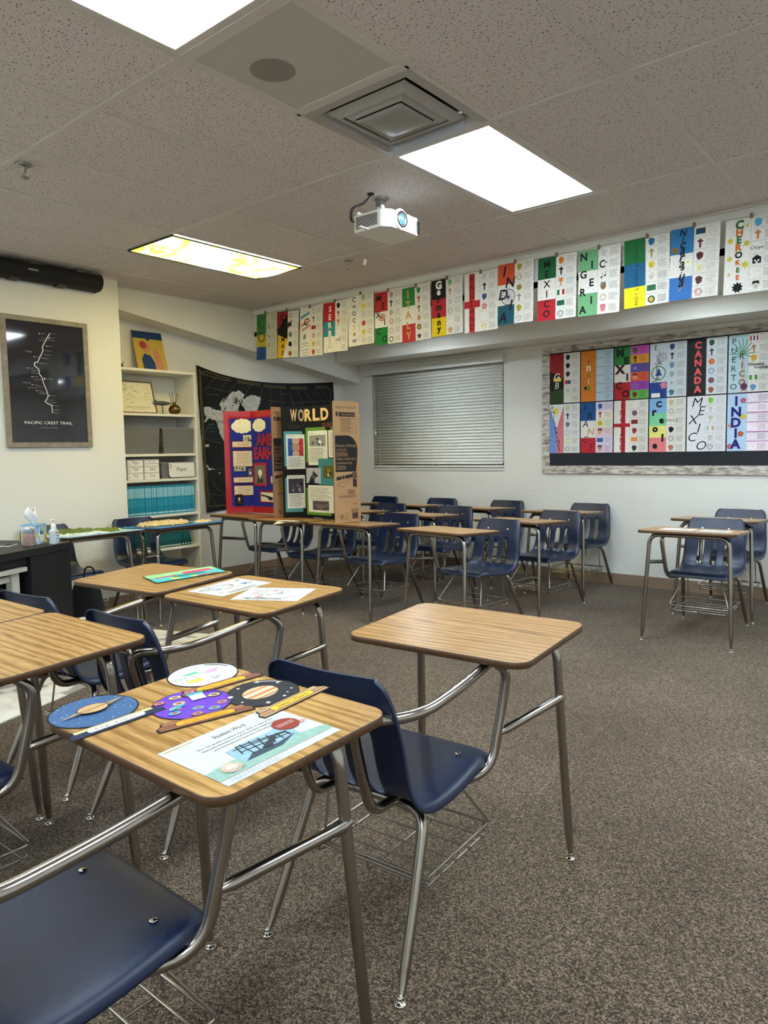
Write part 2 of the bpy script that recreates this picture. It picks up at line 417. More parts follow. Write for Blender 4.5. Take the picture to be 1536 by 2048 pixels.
# window wall with its opening
WX0, WX1, WZ0, WZ1 = -10.88, -4.97, 3.615, 7.26
mb = MB()
for a, b in (((XL, 0), (WX0, AZ)), ((WX1, 0), (XR, AZ)), ((WX0, 0), (WX1, WZ0)), ((WX0, WZ1), (WX1, AZ))):
    mb.box((a[0]*FT, YW*FT, a[1]*FT), (b[0]*FT, (YW+.5)*FT, b[1]*FT), M_WALL)
mb.build('wall_window', kind='structure')
# dropped front edge of the main ceiling, alcove ceiling, beams
slab('wall_soffit', (XL, YS, AZ+.001), (XR, YS+.3, 9.3), M_WALL)
slab('ceiling_alcove', (XL, YS+.0, AZ), (XR, YW+.5, AZ+.15), M_WALL)
slab('trim_1', (-11.5, 14.85, 7.63), (XR, YW, AZ), M_WALL)
zl = lambda y: 8.44+(5.88-y)*0.1455
mb = MB(); P = [(5.45, zl(5.45)), (YW, zl(YW)), (YW, 9.2), (5.45, 9.2)]
mb.add([(XL*FT, y*FT, z*FT) for y, z in P]+[(-11.52*FT, y*FT, z*FT) for y, z in P], [(0, 1, 2, 3), (7, 6, 5, 4), (0, 4, 5, 1), (1, 5, 6, 2), (2, 6, 7, 3), (3, 7, 4, 0)], M_WALL)
mb.build('trim_2', kind='structure')
# baseboards
slab('baseboard_window', (XL, YW-.03, 0), (XR, YW, .34), M_BASE)
slab('baseboard_left', (XL, 8.2, 0), (XL+.03, YW-.03, .34), M_BASE)
slab('baseboard_left_front', (XP, YB, 0), (XP+.03, 5.48, .34), M_BASE)
slab('baseboard_right', (XR-.03, YB, 0), (XR, YW-.03, .34), M_BASE)

# ceiling tiles and grid
LIGHTS = [(0, -4), (0, 4), (-8, 4), (8, 4), (8, -4), (-8, -4), (0, -12), (8, -12), (-8, -12)]
cells = {(x, y): 1 for x, y in LIGHTS}
tiles = MB(); grid = MB()
def q(mbx, x0, y0, x1, y1, z, m):
    mbx.add([(x0*FT, y0*FT, z*FT), (x0*FT, y1*FT, z*FT), (x1*FT, y1*FT, z*FT), (x1*FT, y0*FT, z*FT)], [(0, 1, 2, 3)], m)
x = -12
while x < XR:
    y = -12
    while y < YS:
        if (x, y) in cells: y += 4; continue
        x0, x1, y0, y1 = max(x, -11.52), min(x+2, XR), y, min(y+4, YS)
        if (x, y) == (0, 0): y += 4; continue
        if x == -12 and y == 4: q(tiles, x0, 5.45, x1, y1, CZ, M_TILE); q(tiles, XP, y0, x1, 5.45, CZ, M_TILE)
        elif x == -12 and y < 4: q(tiles, XP, y0, x1, y1, CZ, M_TILE)
        else: q(tiles, x0, y0, x1, y1, CZ, M_TILE)
        y += 4
    x += 2
# plenum above the openings so nothing leaks
q(tiles, -12.4, -12, XR, YS, 9.35, M_DARK)
tiles.build('ceiling', kind='structure')
tb = 0.039; tz0, tz1 = CZ-0.012, CZ+0.05
x = -10
while x < XR:
    grid.box(((x-tb)*FT, YB*FT, tz0*FT), ((x+tb)*FT, YS*FT, tz1*FT), M_TBAR); x += 2
for y in range(-12, 12, 4):
    grid.box(((-11.52 if y > 5 else XP)*FT, (y-tb)*FT, (tz0-.003)*FT), (XR*FT, (y+tb)*FT, tz1*FT), M_TBAR)
grid.box((0, (2-tb)*FT, tz0*FT), (2*FT, (2+tb)*FT, tz1*FT), M_TBAR)
grid.box((-11.52*FT, (YS-.07)*FT, (tz0-.02)*FT), (XR*FT, YS*FT, tz1*FT), M_TBAR)
grid.box((-11.52*FT, 5.45*FT, (tz0-.02)*FT), (-11.5*FT, YS*FT, tz1*FT), M_TBAR)
grid.box((XP*FT, YB*FT, (tz0-.02)*FT), ((XP+.07)*FT, 5.45*FT, tz1*FT), M_TBAR)
grid.build('trim_3', kind='structure')

# window: frame, glass
mb = MB()
for a, b in (((WX0, WZ0), (WX1, WZ0+.1)), ((WX0, WZ1-.1), (WX1, WZ1)), ((WX0, WZ0), (WX0+.1, WZ1)), ((WX1-.1, WZ0), (WX1, WZ1)), ((-7.96, WZ0), (-7.88, WZ1))):
    mb.box((a[0]*FT, (YW+.32)*FT, a[1]*FT), (b[0]*FT, (YW+.42)*FT, b[1]*FT), M_TRIMW)
wn = mb.build('window_1', kind='structure')
mb = MB(); mb.box(((WX0+.05)*FT, (YW+.36)*FT, (WZ0+.05)*FT), ((WX1-.05)*FT, (YW+.38)*FT, (WZ1-.05)*FT), mat('night_glass', '0c0e10', rough=0.05)); mb.build('window_pane', wn)
mb = MB(); mb.box(((WX0-.02)*FT, (YW-.03)*FT, (WZ0-.09)*FT), ((WX1+.02)*FT, (YW+.3)*FT, WZ0*FT), M_TRIMW); mb.build('window_sill', wn)

# blinds
bl = empty('window_blind', V3(-7.92, YW, WZ0), label='closed white slat blind in the window left of the bulletin board', cat='window blind')
def L0(mbx, a, b, m): mbx.box([(a[0]+7.92)*FT, (a[1]-YW)*FT, (a[2]-WZ0)*FT], [(b[0]+7.92)*FT, (b[1]-YW)*FT, (b[2]-WZ0)*FT], m)
mb = MB(); L0(mb, (WX0-.24, YW-.22, WZ1-.06), (WX1+.08, YW-.0, WZ1+.16), M_TRIMW); L0(mb, (WX0-.27, YW-.26, WZ1+.12), (WX1+.11, YW-.0, WZ1+.2), M_TRIMW); L0(mb, (WX0-.26, YW-.24, WZ1-.0), (WX1+.1, YW-.22, WZ1+.03), M_TRIMW)
mb.build('valance', bl, bevel=0.004)
mb = MB(); ns = 31; z = WZ1-.16
for k in range(ns):
    zc = (WZ1-.14-(WZ1-.14-WZ0-.2)*k/(ns-1)-WZ0)*FT; a = math.radians(60)
    pr = []
    for j in range(5):
        t = (j/4-.5)*0.05; cz = 0.0035*(1-(2*j/4-1)**2)
        pr.append((0.018+math.cos(a)*t+math.sin(a)*cz*-1, zc+math.sin(a)*t+math.cos(a)*cz))
    x0, x1 = (WX0+.05+7.92)*FT, (WX1-.05+7.92)*FT
    for (xa, xb) in ((x0, -0.003), (0.003, x1)) if False else ((x0, x1),):
        V = [(xa, y, z) for y, z in pr]+[(xb, y, z) for y, z in pr]
        mb.add(V, [(j, j+1, 6+j, 5+j) for j in range(4)], M_BLIND, True)
mb.build('slats', bl, solid=0.0022)
mb = MB(); L0(mb, (WX0+.05, YW+.04, WZ0+.02), (WX1-.05, YW+.2, WZ0+.09), M_BLIND); mb.build('bottom_rail', bl, bevel=0.003)
for xx in (-10.5, -9.3, -7.95, -6.8, -5.4):
    mb = MB()
    for dy in (-.0, .22): mb.tube([((xx+7.92)*FT, (dy+.0)*FT, .1*FT), ((xx+7.92)*FT, (dy+.0)*FT, (WZ1-WZ0-.1)*FT)], 0.0013, M_BLIND, 6)
    mb.build('ladder_cord', bl)
mb = MB(); mb.tube([((-5.3+7.92)*FT, -.04, (WZ1-WZ0-.1)*FT), ((-5.3+7.92)*FT, -.03, (5.05-WZ0)*FT)], 0.0035, M_WHITEP, 8); mb.lathe([(0.001, 0), (.007, .01), (.006, .05), (.002, .055)], M_WHITEP, ((-5.3+7.92)*FT, -.03, (5.02-WZ0)*FT-.03), 8); mb.build('tilt_wand', bl)
mb = MB(); mb.tube([((-10.65+7.92)*FT, -.03, (WZ1-WZ0-.1)*FT), ((-10.65+7.92)*FT, -.03, (5.0-WZ0)*FT)], 0.0015, M_WHITEP, 6); mb.lathe([(0.002, 0.05), (.011, .03), (.014, .0), (.003, -.0)], M_WHITEP, ((-10.65+7.92)*FT, -.03, (4.9-WZ0)*FT), 8); mb.build('lift_cord', bl)

# ============================================================ LAMPS
E_ROW = {4: emis('lamp_acrylic_window_row', LAMP_COL, LAMP*1.4), -4: emis('lamp_acrylic', LAMP_COL, LAMP*.62), -12: emis('lamp_acrylic_back_row', LAMP_COL, LAMP*1.0)}
names = {(0, -4): 'bright white recessed ceiling light at the top left, beside the perforated speaker panel',
         (0, 4): 'bright white recessed ceiling light just right of the square air diffuser',
         (-8, 4): 'recessed ceiling light hidden by a glowing printed fabric cover',
         (8, 4): 'white recessed ceiling light farthest right beside the window wall', (8, -4): 'white recessed ceiling light right of the camera',
         (-8, -4): 'white recessed ceiling light over the front left corner', (0, -12): 'white recessed ceiling light behind the camera, middle',
         (8, -12): 'white recessed ceiling light behind the camera, right', (-8, -12): 'white recessed ceiling light behind the camera, left'}
def lamp(x, y):
    r = empty('ceiling_light', V3(x+1, y+2, CZ), label=names[(x, y)], cat='ceiling light', group='recessed fluorescent ceiling lights')
    hx, hy = 1*FT, 2*FT; f = 0.045; mb = MB()
    for a, b in (((-hx+.012, -hy+.012), (hx-.012, -hy+f)), ((-hx+.012, hy-f), (hx-.012, hy-.012)), ((-hx+.012, -hy+f), (-hx+f, hy-f)), ((hx-f, -hy+f), (hx-.012, hy-f))):
        mb.box((a[0], a[1], -0.002), (b[0], b[1], 0.05), M_TBAR)
    mb.build('frame', r, bevel=0.003)
    mb = MB(); mb.box((-hx+f-.002, -hy+f-.002, .008), (hx-f+.002, hy-f+.002, .014), E_ROW[y] if (x, y) != (-8, -4) else emis('lamp_acrylic_warm', (1.0, .95, .72), LAMP*.4)); mb.build('diffuser', r)
for k in LIGHTS:
    if k != (-8, 4): lamp(*k)
# lamp with the printed cover
r = empty('ceiling_light', V3(-7, 6, CZ), label=names[(-8, 4)], cat='ceiling light', group='recessed fluorescent ceiling lights')
hx, hy, f = 1*FT, 2*FT, .03; mb = MB()
for a, b in (((-hx+.012, -hy+.012), (hx-.012, -hy+f)), ((-hx+.012, hy-f), (hx-.012, hy-.012)), ((-hx+.012, -hy+f), (-hx+f, hy-f)), ((hx-f, -hy+f), (hx-.012, hy-f))):
    mb.box((a[0], a[1], -0.002), (b[0], b[1], 0.05), M_TBAR)
mb.build('frame', r)
mb = MB(); mb.box((-hx+f, -hy+f, .012), (hx-f, hy-f, .018), emis('lamp_acrylic_covered', (0.98, 1.0, 0.95), COVER*1.2)); mb.build('diffuser', r)
mb = MB(); nx, ny = 10, 24; V = []; F = []
for i in range(nx+1):
    for j in range(ny+1):
        a, b = i/nx*2-1, j/ny*2-1
        sag = -0.006-0.05*(1-abs(a)**2.2)*(0.8+0.2*math.cos(b*7.5))*(1-abs(b)**10)
        V.append((a*(hx-.022*(1 if a < 0 else 2.2)), b*(hy-.02), sag))
for i in range(nx):
    for j in range(ny): F.append((i*(ny+1)+j, i*(ny+1)+j+1, (i+1)*(ny+1)+j+1, (i+1)*(ny+1)+j))
mb.add(V, F, M_COVER, True); cov = mb.build('fabric_cover', r, solid=0.001, label='printed fabric cover glowing yellow, green and white')
mb = MB()
rim = [V[0*(ny+1)+j] for j in range(ny+1)]+[V[i*(ny+1)+ny] for i in range(1, nx+1)]
rim += [V[nx*(ny+1)+j] for j in range(ny-1, -1, -1)]+[V[i*(ny+1)] for i in range(nx-1, -1, -1)]
mb.tube([(a, b, c-.003) for a, b, c in rim], 0.007, mat('cover_hem', '1f2c33', rough=.9), 6); mb.build('hem', cov)

# round downlights in the alcove ceiling, behind the hanging posters
for k, (x, lab) in enumerate(((-6.73, 'round recessed downlight in the alcove ceiling before the window, behind the ITALY poster'), (1.9, 'round recessed downlight in the alcove ceiling before the left half of the bulletin board'), (8.6, 'round recessed downlight at the far right of the alcove ceiling'))):
    r = empty('downlight', V3(x, 13.06, AZ), label=lab, cat='ceiling light', group='round downlights in the alcove ceiling')
    MB().lathe([(.098, 0), (.1, -.004), (.083, -.006), (.08, .0)], M_TRIMW, n=28).build('trim_ring', r)
    MB().lathe([(.001, -.0035), (.079, -.0035)], emis('downlight_lens', (.86, 1.0, 1.08), 380.0), n=28).build('lens', r)
# speaker panel
r = empty('speaker_panel', V3(1, 1, CZ), label='square perforated metal ceiling panel with a round speaker behind it', cat='ceiling speaker'); h = FT
mb = MB(); f = .04
for a, b in (((-h+.012, -h+.012), (h-.012, -h+f)), ((-h+.012, h-f), (h-.012, h-.012)), ((-h+.012, -h+f), (-h+f, h-f)), ((h-f, -h+f), (h-.012, h-f))): mb.box((a[0], a[1], -.004), (b[0], b[1], .03), M_TBAR)
mb.build('frame', r, bevel=.002)
mb = MB(); mb.box((-h+f, -h+f, -.001), (h-f, h-f, .01), M_PERF); mb.build('perforated_sheet', r)
# air diffuser
r = empty('air_diffuser', V3(1, 3, CZ), label='square grey stepped air diffuser between the speaker panel and the ceiling light', cat='air vent')
mb = MB()
def sqring(mbx, o, i, z0, z1, m):
    vs = [(-o, -o, z0), (o, -o, z0), (o, o, z0), (-o, o, z0), (-i, -i, z1), (i, -i, z1), (i, i, z1), (-i, i, z1)]
    mbx.add(vs, [(k, (k+1) % 4, 4+(k+1) % 4, 4+k) for k in range(4)], m)
M_DIFF = mat('diffuser_paint', 'a9a5a0', rough=.35)
sqring(mb, h-.012, h-.05, -.004, -.006, M_DIFF); sqring(mb, h-.05, h-.075, -.006, .035, M_DIFF)
mb.build('frame', r, solid=.0015)
mb = MB(); mb.box((-h+.05, -h+.05, .06), (h-.05, h-.05, .065), M_DARK); mb.build('duct', r)
for k, (o, i, z0) in enumerate(((h-.085, h-.125, -.014), (h-.13, h-.165, -.018))):
    mb = MB(); sqring(mb, o, i, z0+.022, z0, M_DIFF); sqring(mb, i, i-.012, z0, z0+.004, M_DIFF); mb.build('louver', r, solid=.0015)
mb = MB(); a = h-.178; n = 8; V = []
for i in range(n+1):
    for j in range(n+1):
        u, v = i/n*2-1, j/n*2-1; V.append((u*a, v*a, -.022-.012*(1-u**4)*(1-v**4)))
mb.add(V, [(i*(n+1)+j, i*(n+1)+j+1, (i+1)*(n+1)+j+1, (i+1)*(n+1)+j) for i in range(n) for j in range(n)], mat('diffuser_plate', '9b9994', rough=.22), True)
mb.build('centre_plate', r, solid=.002)
mb = MB(); mb.box((-h+.1, h-.075, -.045), (h-.1, h-.07, -.0), mat('clear_baffle', 'b8bcc0', rough=.3)); mb.build('baffle', r, label='pale plastic baffle strip on one side')

# sprinklers
def sprinkler(x, y, lab):
    r = empty('sprinkler_head', V3(x, y, CZ), label=lab, cat='sprinkler', group='ceiling sprinklers')
    MB().lathe([(.04, 0), (.042, -.004), (.03, -.012), (.014, -.016)], M_STEEL).build('escutcheon', r)
    mb = MB(); mb.lathe([(.012, -.01), (.012, -.03), (.007, -.035), (.004, -.045)], M_STEEL)
    mb.tube([(.012, 0, -.03), (.017, 0, -.045), (.004, 0, -.062)], .0025, M_STEEL, 6); mb.tube([(-.012, 0, -.03), (-.017, 0, -.045), (-.004, 0, -.062)], .0025, M_STEEL, 6)
    mb.build('body', r); MB().lathe([(.003, -.06), (.022, -.064), (.022, -.067), (.003, -.069)], M_STEEL).build('deflector', r)
sprinkler(-4.64, .2, 'metal sprinkler head on the ceiling at the left edge of the view'); sprinkler(-4.83, 8.32, 'metal sprinkler head on the ceiling below the projector, near the hanging white tag')
mb = MB(); mb.tube([(0, 0, 0), (.004, 0, -.03), (0, 0, -.05)], .0006, M_WHITEP, 5); mb.prism(rrect(.022, .045, .006), -.003, .003, M_WHITEP, xf=Matrix.Translation((.002, 0, -.072)) @ Euler((PI/2, .25, 0)).to_matrix().to_4x4())
mb.build('hanging_tag', loc=V3(-4, 8.0, CZ-.02), label='small white plastic tag hanging on a thread from the ceiling grid', cat='tag')

# projector (lens towards +X)
r = empty('projector', V3(-1.25, 5.45, CZ), label='white ceiling projector with a blue lens, hung on a grey bracket', cat='projector')
PX = Matrix.Translation((0.02, 0, -.172))
mb = MB(); pl = [(-.12, -.165), (.09, -.165), (.125, -.12), (.13, 0), (.125, .12), (.09, .165), (-.12, .165)]
mb.prism(pl, -.048, .048, M_WHITEP, xf=PX); mb.build('body', r, bevel=.012, seg=3)
mb = MB(); mb.lathe([(.058, -.01), (.06, .008), (.054, .014), (.046, .014)], M_WHITEP, xf=PX @ Matrix.Translation((.125, -.04, .006)) @ Matrix.Rotation(PI/2, 4, 'Y'), n=28); mb.build('lens_ring', r)
XF = PX @ Matrix.Translation((.132, -.04, .006)) @ Matrix.Rotation(PI/2, 4, 'Y')
mb = MB(); mb.lathe([(.044, .006), (.044, .012), (.03, .008), (.026, .006)], mat('lens_black', '0b0b0e', rough=.2), xf=XF, n=28); ln = mb.build('lens', r)
mb = MB(); mb.lathe([(.028, .007), (.02, .012), (.004, .0145)], mat('lens_glass', '4f7fc8', rough=.05, coat=1), xf=XF, n=24); mb.build('lens_glass', ln)
mb = MB()
for i in range(9): mb.box((-.1, -.1665, -.03+i*.0075), (.06, -.1645, -.0262+i*.0075), M_DARK, xf=PX)
mb.build('side_vent', r)
mb = MB()
for i in range(9): mb.box((.108, .105, -.034+i*.0075), (.128, .143, -.0305+i*.0075), M_DARK, xf=PX)
mb.build('front_vent', r)
mb = MB(); mb.lathe([(.045, 0), (.05, -.004), (.03, -.01)], M_STEEL, (-.03, 0, 0)); mb.box((-.05, -.025, -.05), (-.012, .025, -.004), M_STEEL); mb.box((-.045, -.016, -.11), (-.018, .016, -.04), M_WHITEP)
mb.tube([(-.1, -.12, -.1), (-.03, 0, -.1), (.08, .12, -.1)], .006, M_WHITEP, 8); mb.tube([(.08, -.12, -.1), (-.03, 0, -.1)], .006, M_WHITEP, 8)
for a, b in ((-.1, -.12), (.08, .12), (.08, -.12)): mb.lathe([(.012, -.11), (.014, -.098), (.008, -.09)], M_WHITEP, (a, b, 0), 10)
mb.build('ceiling_mount', r, label='grey and white ceiling bracket')
mb = MB()
for d in (0, .012): mb.tube(fillet([(-.02+d, -.1, -.002), (-.04, -.13-d, -.06), (-.06, -.22-d, -.1), (-.08, -.2-d, -.17), (-.1, -.15, -.15)], .08), .004, mat('cable_black', '0c0c0c', rough=.5), 7)
mb.lathe([(.022, 0), (.02, -.006), (.01, -.008)], M_BLACK, (-.02, -.1, 0), 12); mb.build('cable', r, label='black cables looping from the ceiling')
mb = MB(); mb.box((-.02, -.24, -.05), (.0, -.166, -.044), M_WHITEP, xf=PX); mb.build('side_tab', r)
# ============================================================ SCHOOL DESKS (inches; x right, y forward of the sitter, origin on the floor under the top's centre)
TOPZ = 29.25
SLOPE = math.radians(2.5)      # the tops slope gently towards the sitter
def leg_tube(mb, foot, top_pts, r=.53):
    """tapered leg from the foot up, then along top_pts"""
    foot = Vector(foot); a = Vector(top_pts[0]); d = a-foot
    pts = [foot+Vector((0, 0, .55)), foot+d*.10, foot+d*.33, foot+d*.37]; R = [.24, .30, r, r]
    for p in top_pts: pts.append(Vector(p)); R.append(r)
    mb.tube(pts, R, M_CHROME, 12)
def glide(parent, x, y, off=(0, 0)):
    mb = MB(); mb.lathe([(.62, 0), (.68, .08), (.55, .2), (.2, .3), (.17, .42), (.3, .5), (.3, .7), (.2, .75)], M_GLIDE, (0, 0, 0), 14)
    mb.build('glide', parent, loc=((x)*IN, (y)*IN, 0.001), scale=IN)
def seat_shell():
    prof = [(-4.65, 15.7, 7.0), (-4.8, 16.5, 7.2), (-5.4, 17.1, 7.5), (-7.5, 17.3, 7.9), (-11, 16.9, 8.2), (-15, 16.6, 8.35), (-18.5, 16.75, 8.4), (-20.6, 17.35, 8.35), (-21.8, 18.7, 8.25), (-22.5, 20.8, 8.15), (-22.9, 22.8, 8.0), (-23.3, 24.9, 7.85), (-23.9, 26.9, 7.7), (-24.5, 28.7, 7.45), (-24.9, 29.8, 7.0), (-25.05, 30.3, 6.2)]
    ts = [-1, -.95, -.82, -.66, -.53, -.33, -.21, -.10, .10, .21, .33, .53, .66, .82, .95, 1]
    V = []; n = len(ts)
    for i, (y, z, w) in enumerate(prof):
        a = prof[max(0, i-1)]; b = prof[min(len(prof)-1, i+1)]
        ty, tz = b[0]-a[0], b[1]-a[1]; l = math.hypot(ty, tz); ny, nz = -tz/l, ty/l      # normal away from the sitter side
        if i < 8: ny, nz = 0.15*ny, -abs(nz)
        else: ny, nz = -abs(ny), min(0, nz)*.3
        back = min(1, max(0, (i-7)/3))
        for t in ts:
            at = abs(t); f = {1: 1.0, .95: .99, .82: .885, .66: .70}.get(at, at)
            rim = {1: 1.15, .95: .38, .82: .06}.get(at, 0)
            if i == 0: rim *= .4
            x = w*f*(1 if t >= 0 else -1)
            dish = -.35*(1-at*at) if 3 <= i <= 7 else 0
            cur = back*.9*at*at
            V.append((x, y+ny*rim+cur, z+nz*rim+dish))
    F = []
    for i in range(len(prof)-1):
        for j in range(n-1):
            if 7 <= i < 11 and j in (4, 7, 10): continue
            F.append((i*n+j, i*n+j+1, (i+1)*n+j+1, (i+1)*n+j))
    mb = MB(); mb.add(V, F, M_SEAT, True); return mb
DESK_PARTS = []
def desk_proto():
    r = empty('student_desk', (0, 0, 0))
    # top
    mb = MB(); P = rrect(24, 18, 1.9, 8)
    Pi = rrect(23.86, 17.86, 1.83, 8); n = len(P)
    mb.add([(x, y, TOPZ) for x, y in Pi], [tuple(range(n))], M_OAK)
    V = [(x, y, TOPZ) for x, y in Pi]+[(x, y, TOPZ-.07) for x, y in P]+[(x, y, TOPZ-.68) for x, y in P]+[(x, y, TOPZ-.75) for x, y in Pi]
    mb.add(V, [(k*n+i, (k+1)*n+i, (k+1)*n+(i+1) % n, k*n+(i+1) % n) for k in range(3) for i in range(n)], M_EDGE, True)
    mb.add([(x, y, TOPZ-.75) for x, y in Pi], [tuple(reversed(range(n)))], M_UNDER)
    mb.v = [(a, b, c-TOPZ) for a, b, c in mb.v]
    mb.build('desk_top', r, loc=(0, 0, TOPZ*IN), rot=(SLOPE, 0, 0), scale=IN)
    # front pair of legs with their bend under the top; one leg each, one rail between
    for s in (1, -1):
        mb = MB(); path = fillet([(10.5*s, 5.9, 10), (9.7*s, 4.7, 28.1), (3*s, 4.7, 28.1)], 2.6, 8)
        leg_tube(mb, (11*s, 6.5, 0), path); mb.build('leg', r, scale=IN)
        glide(r, 11*s, 6.5)
    MB().tube([(-3.2, 4.7, 28.1), (3.2, 4.7, 28.1)], .54, M_CHROME, 12).build('top_rail', r, scale=IN)
    MB().tube(fillet([(8.6, 5, 28.2), (8.6, -7, 27.65)], 1), .52, M_CHROME, 10).build('side_rail', r, scale=IN)
    mb = MB(); mb.box((-9.6, -.9, 28.1), (9.2, .9, 28.46), mat('steel_strap', '55504a', rough=.5, metal=.6)); mb.build('strap', r, scale=IN)
    # stretcher
    mb = MB(); mb.tube([(8.65, -4.6, 19.6), (8.8, -4, 19.8), (10.15, 4.9, 20.9), (10.3, 5.5, 21.1)], [.3, .52, .52, .34], M_CHROME, 10); mb.build('stretcher', r, scale=IN)
    # support tube: from under the top down to the seat
    mb = MB(); mb.tube(fillet([(8.4, -5.5, 27.6), (9.2, -3.9, 26.2), (8.9, -4.3, 23), (8.3, -6.1, 15.1), (5.4, -13, 15.1), (5.0, -16, 15.3)], [1.5, 2, 2.9, 2], 7), .55, M_CHROME, 12); mb.build('support_tube', r, scale=IN)
    # arm tube: round behind the backrest and down to the seat
    mb = MB(); mb.tube(fillet([(8.2, -4.6, 27.6), (8.2, -6.4, 27.6), (8.9, -14, 27.0), (8.8, -21.5, 26.4), (4.2, -25.9, 26.2), (3.9, -23.9, 20), (3.7, -22.5, 15.9), (3.7, -12, 15.6)], [1, 5, 4, 2.2, 2, 2.4], 7), .55, M_CHROME, 12); mb.build('arm_tube', r, scale=IN)
    mb = MB(); mb.tube(fillet([(4.2, -25.9, 26.3), (-3.6, -25.9, 26.3), (-3.7, -23.9, 20), (-3.7, -22.5, 15.9), (-3.7, -12, 15.6)], [2.2, 2, 2.4], 7), .45, M_CHROME, 10); mb.build('back_frame', r, scale=IN)
    seat_shell().build('seat', r, scale=IN, sub=2, solid=.2*IN)
    # rear legs
    for s in (1, -1):
        mb = MB(); leg_tube(mb, (8.6*s, -25, 0), fillet([(7.9*s, -21.3, 8), (7.2*s, -18.2, 15.2), (2*s, -17.6, 15.2)], 2.2, 8)); mb.build('leg', r, scale=IN)
        glide(r, 8.6*s, -25)
    MB().tube([(-2.2, -17.6, 15.2), (2.2, -17.6, 15.2)], .54, M_CHROME, 10).build('seat_rail', r, scale=IN)
    MB().tube([(-5.5, -8, 15.45), (6, -8, 15.45)], .3, M_CHROME, 8).build('seat_rail', r, scale=IN)
    for x, y, z in ((3.5, -23.62, 27.4), (-3.5, -23.62, 27.4)):
        MB().lathe([(.001, 0), (.3, .06), (.34, .0)][::-1], M_GLIDE, (0, 0, 0), 10).build('rivet', r, loc=(x*IN, (y+.0)*IN, z*IN), rot=(math.radians(-75), 0, 0), scale=IN)
    for x, y, z in ((5.2, -8.2, 17.3), (-5.2, -8.2, 17.3)):
        MB().lathe([(.34, 0), (.3, .06), (.001, .1)], M_GLIDE, (0, 0, 0), 10).build('rivet', r, loc=(x*IN, y*IN, z*IN), scale=IN)
    # wire book rack
    mb = MB(); w = .16
    x0, x1, y0, y1, zt, zb = -8, 7, -17.8, -4.3, 8.0, 6.4
    mb.tube(fillet([(x0, y0, zt), (x0, y1, zt), (x1, y1, zt), (x1, y0, zt)], .6, 4), w, M_WIRE, 7)
    mb.tube([(x0-.3, y0, zt), (x1+.4, y0, zt)], w, M_WIRE, 7); mb.tube([(x0, y0-.25, zt-.25), (x1, y0-.25, zt-.25)], w, M_WIRE, 7)
    for xx in (x0+.6, (x0+x1)/2, x1-.6):
        mb.tube(fillet([(xx, y0, zt), (xx, y0, zb), (xx, y1, zb), (xx, y1, zt)], .5, 4), w, M_WIRE, 7)
    for k in range(5): yy = y0+.8+(y1-y0-1.6)*k/4; mb.tube([(x0+.2, yy, zb+.18), (x1-.2, yy, zb+.18)], w*.85, M_WIRE, 6)
    for s in (x0, x1): mb.tube(fillet([(s*.62, -9, 15.4), (s, y1, zt+.1), (s*.75, y1, zt)], .3, 3), w, M_WIRE, 7)
    for s in (x0+1.5, x1-1.5): mb.tube([(s, -16.5, 15.3), (s, y0, zt)], w, M_WIRE, 7)
    mb.build('book_rack', r, scale=IN)
    return r
proto = desk_proto()
DESKS = {}
mb = MB(); mb.tube([(7.2, -5.5, 19.4), (7.6, -4.6, 19.6), (10.15, 4.9, 20.9), (10.3, 5.5, 21.1)], [.3, .52, .52, .34], M_CHROME, 10); alt_ = mb.build('stretcher', scale=IN); ALT = alt_.data; bpy.data.objects.remove(alt_)
used = [False]
CHAIR = ('seat', 'arm_tube', 'back_frame', 'support_tube', 'seat_rail', 'rivet', 'book_rack')
def desk(key, x, y, deg, label, group, dx=0, dy=0):
    o = copy_tree(proto)
    o.location = (x*FT, y*FT, 0); o.rotation_euler = (0, 0, math.radians(deg)); o['label'] = label; o['category'] = 'student desk'; o['group'] = group
    if dx or dy:
        for c in o.children:
            b = c.name.split('.')[0]
            if b == 'stretcher' and dx < -1: c.data = ALT
            if b in CHAIR or (b in ('leg', 'glide') and min(v[1] for v in c.bound_box)+c.location.y < -16*IN):
                c.location = (c.location.x+dx*IN, c.location.y+dy*IN, c.location.z)
    DESKS[key] = o
    return o
GN = 'near desks facing the window wall'; GW = 'desks backed up to the window wall'; GL = 'desks along the left wall'
desk('D1', 3.7, -2.56, -0.1, 'nearest school desk, its wood top holding four paper snow globes and a flyer', GN, -1.6, -0.5)
desk('D2', 3.75, 0.56, 4.0, 'empty school desk with navy seat standing free in the middle of the floor', GN, -1.6, -0.3)
desk('D6', 0.4, 0.56, 2.3, 'school desk with two white drawn papers on its top, left of the empty free-standing desk', GN, 0.6, 0.3)
desk('D5', -1.83, 0.5, 5.8, 'school desk holding one folded teal and pink drawing', GN, 0.6, 0.3)
desk('D3', 0.48, -2.41, 1.2, 'large bare wood school desk at the left edge, left of the snow globes', GN)
desk('D4', -1.55, -2.46, 1.2, 'bare wood school desk mostly outside the left edge, behind the larger bare one', GN)
desk('R1', 2.95, 10.72, 182.5, 'school desk at the right with two papers on its top, below the bulletin board', GW)
desk('R2', 2.71, 13.61, 180.5, 'school desk against the wall under the bulletin board, cut by the right edge', GW)
desk('W1', -1.72, 8.1, 175.2, 'front row school desk right of the kraft board, just behind the free-standing desk', GW)
desk('W2', -4.68, 8.17, 182.6, 'school desk under the right wing of the black trifold board', GW)
desk('S2', -6.87, 8.02, 180.5, 'school desk carrying the left part of the black trifold board', GW)
desk('S1', -9.0, 8.3, 178, 'school desk beneath the red and blue trifold board', GW)
desk('W3', -4.8, 11.07, 182.6, 'second row empty school desk, below the middle of the window', GW)
desk('W4', -1.43, 10.95, 176, 'second row empty school desk with navy chair, left of the bulletin board corner', GW)
